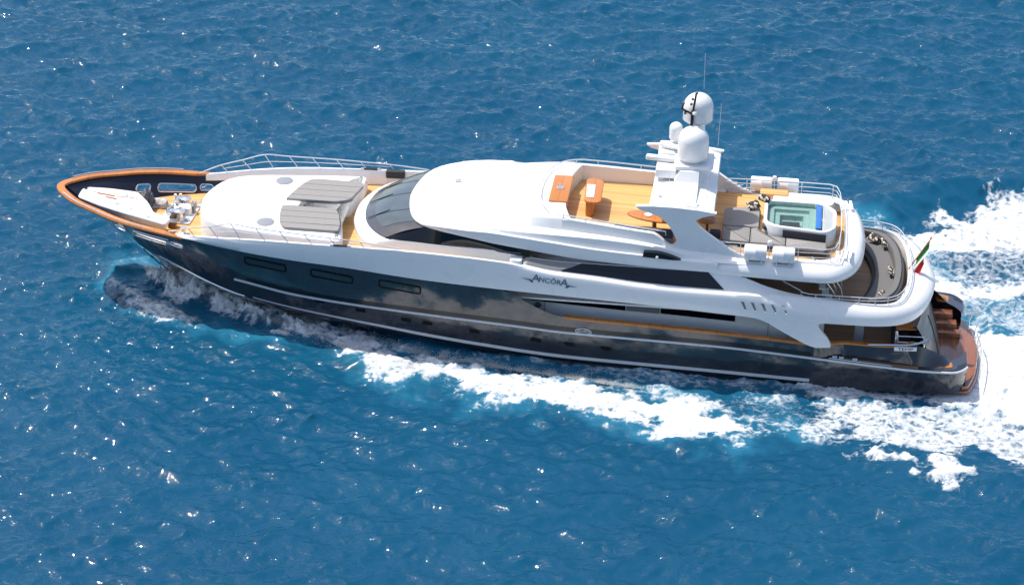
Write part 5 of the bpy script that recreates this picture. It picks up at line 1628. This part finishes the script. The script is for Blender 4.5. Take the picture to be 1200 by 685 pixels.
MB().lathe((27.75, -1.65, 7.04), [(0, .012), (.14, .012), (.19, .03), (.17, 0)], 20).build("plate", M['white'], t_) if False else None
pl_ = MB().lathe((27.7, -1.72, 7.042), [(.0, .014), (.12, .014), (.18, .032), (.16, .002), (.0, .0)], 20)
solid("plate", "white plate lying on the oval teak dining table", "plate", pl_, M['white'])
r_ = thing("round_table", "small round wooden table on the sun deck just aft of the near arch leg", "table", (30.55, -1.35, fl_z(30.5)))
MB().lathe((30.35, -1.25, fl_z(30.5)), [(.2, 0), (.06, .04), (.06, .5), (.42, .55), (.44, .58), (.0, .60)], 20).build("table_top", M['teak_red'], r_)
a_ = thing("stool", "dark upholstered stool beside the small round table, aft of the arch leg", "stool", (30.7, -1.95, fl_z(30.7)))
MB().slab(round_poly([(30.5, -1.75), (31.0, -1.75), (31.0, -2.2), (30.5, -2.2)], .12, 4), fl_z(30.7) + .12, fl_z(30.7) + .42, .06).build("cushion", M['cush_dark'], a_)
MB().slab(round_poly([(30.6, -1.85), (30.9, -1.85), (30.9, -2.1), (30.6, -2.1)], .05, 3), fl_z(30.7), fl_z(30.7) + .14, .02).build("base", M['black'], a_)

# ---- aft upper deck: curved sofa, pillows, ensign
sofa = thing("curved_sofa", "long curved grey sofa wrapped round the stern of the upper deck", "sofa", (38.4, 0, 3.76))
inn_arc = smooth_path([(36.5, 3.35), (37.0, 3.1), (37.55, 2.6), (37.95, 1.5), (38.12, 0), (37.95, -1.5), (37.62, -2.6), (37.4, -3.1)], 6)
out_arc = smooth_path([(36.9, 3.78), (37.6, 3.66), (38.45, 3.3), (39.0, 2.1), (39.2, 0), (39.0, -2.1), (38.5, -3.2), (37.8, -3.62)], 6)
def ribbon(z0, z1, f0, f1, name, m, rd=.04):
    """solid between fractions f0..f1 of the way from the inner to the outer arc"""
    rows = []
    for (ax, ay), (bx, by) in zip(inn_arc, out_arc):
        P = lambda f: (lerp(ax, bx, f), lerp(ay, by, f))
        rows.append([(*P(f0), z0), (*P(f0), z1 - rd), (*P(f0 + (f1 - f0) * .06), z1), (*P(f1 - (f1 - f0) * .06), z1), (*P(f1), z1 - rd), (*P(f1), z0)])
    mb = MB().grid(rows)
    for e in (rows[0], rows[-1]): mb.add(e, [tuple(range(6))])
    return mb.build(name, m, sofa)
ribbon(3.76, 4.02, -.16, .98, "base", M['cush_dark'])
ribbon(4.02, 4.16, -.02, .78, "seat", M['sofa'])
ribbon(3.9, 4.44, 1.05, 1.16, "back_panel", M['cush_dark'])
ribbon(4.02, 4.52, .78, 1.05, "backrest", M['sofa'])
for x, y, z, a, b_, rz, tl_, lab in (
        (38.02, 3.02, 4.38, .30, .22, -.5, (.5, .3, 0), "animal print pillow at the far end of the curved sofa, left of the touching pair"),
        (38.52, 2.58, 4.38, .22, .34, .3, (.3, .6, 0), "animal print pillow at the far end of the curved sofa, right of the touching pair"),
        (38.80, -.25, 4.36, .22, .36, 0.0, (.0, .6, 0), "animal print pillow alone in the middle of the curved sofa"),
        (38.42, -2.60, 4.34, .20, .36, -.5, (-.3, .6, 0), "animal print pillow at the near end of the curved sofa")):
    pillow(x, y, z, a, b_, .10, rz, tl_, lab, G_P)
cof = thing("low_table", "low dark table at the forward end of the aft upper deck, under the sun deck", "table", (35.4, -.4, 3.76))
MB().slab(round_poly([(34.8, .6), (36.0, .6), (36.0, -1.2), (34.8, -1.2)], .15, 4), 4.35, 4.42, .03).build("table_top", M['varnish'], cof)
MB().box((35.4, -.3, 4.06), (.5, .8, .6), .05).build("pedestal", M['cush_dark'], cof)

fs = thing("ensign", "green, white and red ensign hanging from a raked staff on the white stern", "flag", (39.78, -.05, 4.42))
p0 = Vector((39.55, -.05, 4.40)); p1 = Vector((40.45, -.05, 6.05))
mb = MB(); mb.tube([p0, p1], [.035, .025], 8); mb.lathe(tuple(p1), [(0, -.05), (.05, -.02), (.05, .03), (0, .06)], 10)
mb.build("staff", M['varnish'], fs)
mb = MB(); rows = []
d = (p1 - p0)
nu, nv = 24, 16
stripes = []
for j in range(nv + 1):
    v_ = j / nv
    h0 = p0 + d * (.95 - .58 * v_)
    row = []
    for i in range(nu + 1):
        u = i / nu
        # hangs from the hoist, falling and rippling aft
        x = h0.x - .16 * u + .10 * math.sin(u * 6 + v_ * 2) * u
        y = h0.y - .40 * u + .14 * math.sin(u * 9.0 + 1.2 * v_) * u ** .7
        z = h0.z - 1.25 * u * (1 - .18 * u * (1 - v_)) - .03 * math.sin(u * 8) + .12 * v_ * u
        row.append((x, y, z))
    rows.append(row)
mb.grid(rows)
f = mb.build("flag", [M['green'], M['flagwhite'], M['red']], fs, angle=80, fix=False)
for k, pg in enumerate(f.data.polygons):
    i = k % nu
    pg.material_index = min(2, i * 3 // nu)
# ================================================================== loose gear on the foredeck
from mathutils import noise as mnoise
td = thing("tender", "long flat white tender stowed on the foredeck with its square end in the bow", "tender", (3.3, -.3, 4.42))
to = round_poly([(.98, .86), (.98, -.16), (2.2, -.80), (3.5, -1.30), (5.55, -1.98), (5.62, -1.30), (4.75, -.95), (4.25, .05), (3.55, .98), (2.2, 1.02)], [.2, .2, .3, .3, .15, .1, .2, .3, .2, .4], 5)
sl = -0.055
MB().levels(to, [(.30, 4.72), (.10, 4.86), (0, 5.10), (-.03, 5.20), (.02, 5.26), (.10, 5.26), (.13, 5.22), (.16, 5.215)], True, True, slope=sl, x0=2.2).build("body", M['foamwhite'], td)
mb = MB(); o_ = np.array(to)
mb.tube([(x, y, 5.19 + sl * (x - 2.2)) for x, y in to + to[:1]], .035, 6).build("rubbing_strip", M['silver'], td)
for a, b in (((1.75, .42), (2.6, .30)), ((2.25, .12), (2.75, .02))):
    za = 5.235 + sl * (a[0] - 2.2); zb2 = 5.235 + sl * (b[0] - 2.2)
    MB().tube([(a[0], a[1], za), (b[0], b[1], zb2)], .035, 5).build("oar_loom", M['varnish'], td)
MB().tube(smooth_path([(2.7, .2, 5.21), (3.2, .35, 5.18), (3.7, .3, 5.15)], 5), .015, 5).build("lashing", M['varnish'], td)
for x, y in ((1.6, .5), (2.9, -.45), (3.6, -.75), (3.1, .55), (4.6, -1.4)):
    MB().box((x, y, 5.235 + sl * (x - 2.2)), (.16, .12, .06), .02).build("lifting_eye", M['silver'], td)

def lumpy(name, label, cat, c, r, m, seed, amp=.35, fr=2.2, sub=4, flat=.7, fine=.10):
    bm = bmesh.new()
    bmesh.ops.create_icosphere(bm, subdivisions=sub, radius=1.0)
    for v in bm.verts:
        p = v.co.copy()
        n1 = mnoise.noise(p * fr + Vector((seed, seed * .7, 0)))
        n2 = mnoise.ridged_multi_fractal(p * fr * 2.1 + Vector((0, seed, seed)), 1.0, 2.0, 4, 1.0, 2.0)
        k = 1 + amp * n1 + fine * (n2 - 1.0)
        v.co = Vector((p.x * r[0] * k, p.y * r[1] * k, max(p.z, -.15) * r[2] * k))
    zmin = min(v.co.z for v in bm.verts)
    for v in bm.verts: v.co.z -= zmin
    me = bpy.data.meshes.new(name); bm.to_mesh(me); bm.free()
    me.materials.append(m)
    me.polygons.foreach_set("use_smooth", [True] * len(me.polygons)); me.set_sharp_from_angle(angle=R(40))
    o = bpy.data.objects.new(name, me); COL.objects.link(o); o.location = c
    return tag(o, label, cat)
M['crinkle'] = mat("crumpled_silver_cover", (.55, .52, .47), .35, metal=.35, var=.25, vscale=6, bump=.6, bscale=9)
M['canvas'] = mat("dark_grey_canvas", (.13, .13, .14), .75, var=.35, vscale=6, bump=.5, bscale=10)
wl_ = thing("anchor_windlass", "busy polished steel anchor windlass with drums and chain gear ahead of the white coach roof", "windlass", (5.75, .4, 4.43))
MB().slab(round_poly([(5.15, -.55), (6.35, -.65), (6.45, 1.55), (5.25, 1.65)], .15, 4), 4.43, 4.50, .02).build("base_plate", M['silver'], wl_)
gr_ = random.Random(4)
for y in (-.25, 1.15):
    MB().lathe((5.8, y, 4.5), [(.30, 0), (.30, .10), (.18, .14), (.15, .30), (.26, .40), (.27, .46), (.10, .50), (.0, .52)], 22).build("drum", M['chrome'], wl_)
    MB().lathe((5.42, y + .1, 4.72), [(.0, -.2), (.20, -.18), (.22, 0), (.20, .18), (0, .2)], 18, axis=(0, 1, 0)).build("gypsy", M['chrome'], wl_)
MB().slab(round_poly([(5.55, .25), (6.2, .2), (6.25, .75), (5.6, .8)], .1, 4), 4.5, 4.86, .05).build("gearbox", M['foamwhite'], wl_)
for k in range(22):
    x0, y0 = 5.2 + 1.15 * gr_.random(), -.55 + 2.1 * gr_.random()
    h = .10 + .32 * gr_.random(); w_ = .05 + .10 * gr_.random()
    mb = MB()
    if k % 3 == 0: mb.lathe((x0, y0, 4.5), [(w_, 0), (w_, h * .8), (w_ * .6, h), (0, h)], 12)
    elif k % 3 == 1: mb.box((x0, y0, 4.5 + h / 2), (w_ * 2.2, w_ * 1.3, h), .02, rz=gr_.random() * 3)
    else: mb.tube(smooth_path([(x0, y0, 4.5), (x0 + .1 * gr_.uniform(-1, 1), y0 + .1, 4.5 + h), (x0 + .3 * gr_.uniform(-1, 1), y0 + .3 * gr_.uniform(-1, 1), 4.5 + h * .8)], 4), .025, 6)
    mb.build(["valve", "bracket", "lever"][k % 3], [M['chrome'], M['bronze'], M['steel_white']][(k * 7) % 3], wl_)
for y in (-.25, 1.15):
    mb = MB()
    for q in range(16):
        t = q / 15; c_ = (5.3 - 1.1 * t, y - .35 * t * (1 if y > 0 else .6), 4.60 - .12 * t)
        mb.tube([(c_[0] + .05 * math.cos(a_), c_[1] + .035 * math.sin(a_) * (1 if q % 2 else .3), c_[2] + .035 * math.sin(a_) * (.3 if q % 2 else 1)) for a_ in [2 * math.pi * i / 8 for i in range(9)]], .014, 4, cap=False)
    mb.build("chain", M['chrome'], wl_)
lumpy("covered_engine", "dark grey canvas bundle beside the white tender on the foredeck", "cover", (3.95, 1.0, 4.43), (.30, .55, .72), M['canvas'], 8.1, .4, 2.0, 4, .7, .15)
lumpy("fender_bag", "pale grey sack lying by the dark canvas bundle under the far bulwark", "bag", (4.55, 1.15, 4.43), (.42, .30, .34), mat("pale_sack", (.52, .50, .47), .8, var=.2), 1.7, .25, 1.6, 4)
w = thing("gangway_panel", "pale grey flat panel leaning between the tender and the windlass", "panel", (5.2, .1, 4.43))
MB().slab(round_poly([(4.98, -.75), (5.35, -.85), (5.55, 1.0), (5.15, 1.05)], .05, 3), 4.62, 4.72, .02).build("board", mat("pale_panel", (.60, .62, .64), .4), w)
MB().slab([(5.1, -.6), (5.3, -.6), (5.4, .9), (5.25, .9)], 4.43, 4.62, .02).build("support", M['silver'], w)
def winch(x, y, lab, grp, proto=[None]):
    if proto[0] is None:
        r = empty("capstan", (0, 0, 0))
        MB().lathe((0, 0, 0), [(.17, 0), (.17, .05), (.10, .10), (.085, .22), (.13, .30), (.14, .34), (.0, .36)], 20).build("drum", M['chrome'], r)
        MB().lathe((0, 0, 0), [(.24, 0), (.24, .03), (.0, .035)], 20).build("base_plate", M['silver'], r)
        proto[0] = r
    else: r = copy_tree(proto[0])
    r.location = (x, y, 4.43)
    return tag(r, lab, "capstan", grp)
winch(5.15, -1.35, "shiny steel capstan close to the near cap rail, left of the windlass", "steel capstans on the foredeck")
winch(6.3, -1.55, "shiny steel capstan nearest the coach roof on the port side", "steel capstans on the foredeck")
winch(6.55, 1.35, "shiny steel capstan behind the windlass by the coach roof's nose", "steel capstans on the foredeck")
def bollard(x, y, lab, proto=[None]):
    if proto[0] is None:
        r = empty("bollard", (0, 0, 0))
        MB().box((0, 0, .02), (.42, .16, .04), .02).build("base_plate", M['silver'], r)
        for dx in (-.12, .12):
            MB().lathe((dx, 0, .03), [(.055, 0), (.05, .16), (.075, .20), (.07, .24), (0, .25)], 14).build("post", M['foamwhite'], r)
        proto[0] = r
    else: r = copy_tree(proto[0])
    r.location = (x, y, 4.43); r.rotation_euler = (0, 0, -.25 if y < 0 else .25)
    return tag(r, lab, "bollard", "twin post bollards on the foredeck")
bollard(3.75, -1.72, "white twin post bollard beside the tender's near side, the one nearer the bow")
bollard(4.35, -2.05, "white twin post bollard beside the tender's near side, the one farther aft")
bollard(5.2, 2.05, "twin post bollard under the long opening of the far bulwark")
# anchor chain from the windlass to the stem
ch = MB()
ch.tube(smooth_path([(5.3, -.95, 4.5), (4.6, -1.35, 4.46), (3.9, -1.45, 4.45), (3.0, -1.3, 4.45)], 8), .035, 5)
solid("anchor_chain", "dark chain lying on the teak beside the tender's near edge", "chain", ch, M['bronze'])
bx = thing("deck_box", "small brown box with a dark lid beside the windlass on the foredeck", "box", (5.62, -.95, 4.43))
MB().slab(round_poly([(5.45, -1.12), (5.82, -1.12), (5.82, -.78), (5.45, -.78)], .03, 3), 4.43, 4.72, .02).build("body", M['teak_red'], bx)
MB().slab(round_poly([(5.43, -1.14), (5.84, -1.14), (5.84, -.76), (5.43, -.76)], .03, 3), 4.72, 4.76, .015).build("lid", M['bronze'], bx)
# sun pads on the coach roof
G_S = "sun pads on the white coach roof"
sp1 = thing("sun_lounge_pad", "larger grey-brown sun pad on the far side of the coach roof, past the teak notch", "sun pad", (12.5, 1.2, 5.66), G_S)
far = round_poly([(10.78, .14), (11.0, 1.0), (11.25, 1.85), (11.55, 2.42), (12.0, 2.50), (14.0, 2.42), (14.12, 2.05), (13.75, .42), (13.15, .12)], [.05, .3, .2, .2, .2, .1, .15, .4, .3], 5)
near = round_poly([(10.76, -.62), (11.8, -.60), (13.25, -.66), (13.5, -1.1), (13.78, -2.35), (13.78, -2.95), (11.25, -2.92), (10.95, -2.30), (10.78, -1.3)], [.05, .05, .3, .3, .1, .1, .2, .3, .3], 5)
def strips(poly, cuts, root):
    """cut the pad into cushions along lines of constant y"""
    for a, b in zip(cuts, cuts[1:]):
        P = [(x, y) for x, y in poly]
        def clip(P, lim, keep):
            out = []
            for i in range(len(P)):
                p, q = P[i - 1], P[i]
                ip, iq = keep(p[1], lim), keep(q[1], lim)
                if ip != iq:
                    t = (lim - p[1]) / (q[1] - p[1]); out.append((p[0] + (q[0] - p[0]) * t, lim))
                if iq: out.append(q)
            return out
        P = clip(P, a, lambda v, l: v >= l); P = clip(P, b, lambda v, l: v <= l)
        Q = []
        for p in P:
            if not Q or math.hypot(p[0] - Q[-1][0], p[1] - Q[-1][1]) > .03: Q.append(p)
        if len(Q) > 1 and math.hypot(Q[0][0] - Q[-1][0], Q[0][1] - Q[-1][1]) < .03: Q.pop()
        if len(Q) < 3: continue
        MB().levels(Q, [(.008, 5.66), (.004, 5.76), (.018, 5.785)], True, True).build("cushion", M['cush'], root)
strips(far, [.0, .62, 1.25, 1.85, 2.6], sp1)
sp2 = thing("sun_lounge_pad", "smaller grey-brown sun pad on the near side of the coach roof", "sun pad", (12.3, -1.8, 5.66), G_S)
strips(near, [-3.0, -2.4, -1.75, -1.15, -.5], sp2)
bp = thing("cushion_roll", "dark cushion standing on the far side deck by the windscreen", "cushion", (15.4, 4.05, 4.95))
MB().slab(round_poly([(14.85, 3.95), (15.75, 3.98), (15.75, 4.28), (14.85, 4.26)], .08, 4), 5.35, 5.72, .05).build("bolster", M['cush_dark'], bp)
MB().slab([(14.9, 4.0), (15.7, 4.02), (15.7, 4.25), (14.9, 4.22)], 4.95, 5.36, .03).build("stand", M['silver'], bp)
# ------------------------------------------------------------------ trim: the yacht rides slightly by the bow relative to her own frame
for o in list(COL.objects):
    if o.parent is None and o.name not in ("camera", "sun", "sea", "sea_depths") and o.get('kind') is None:
        o.matrix_world = TRIM @ o.matrix_basis
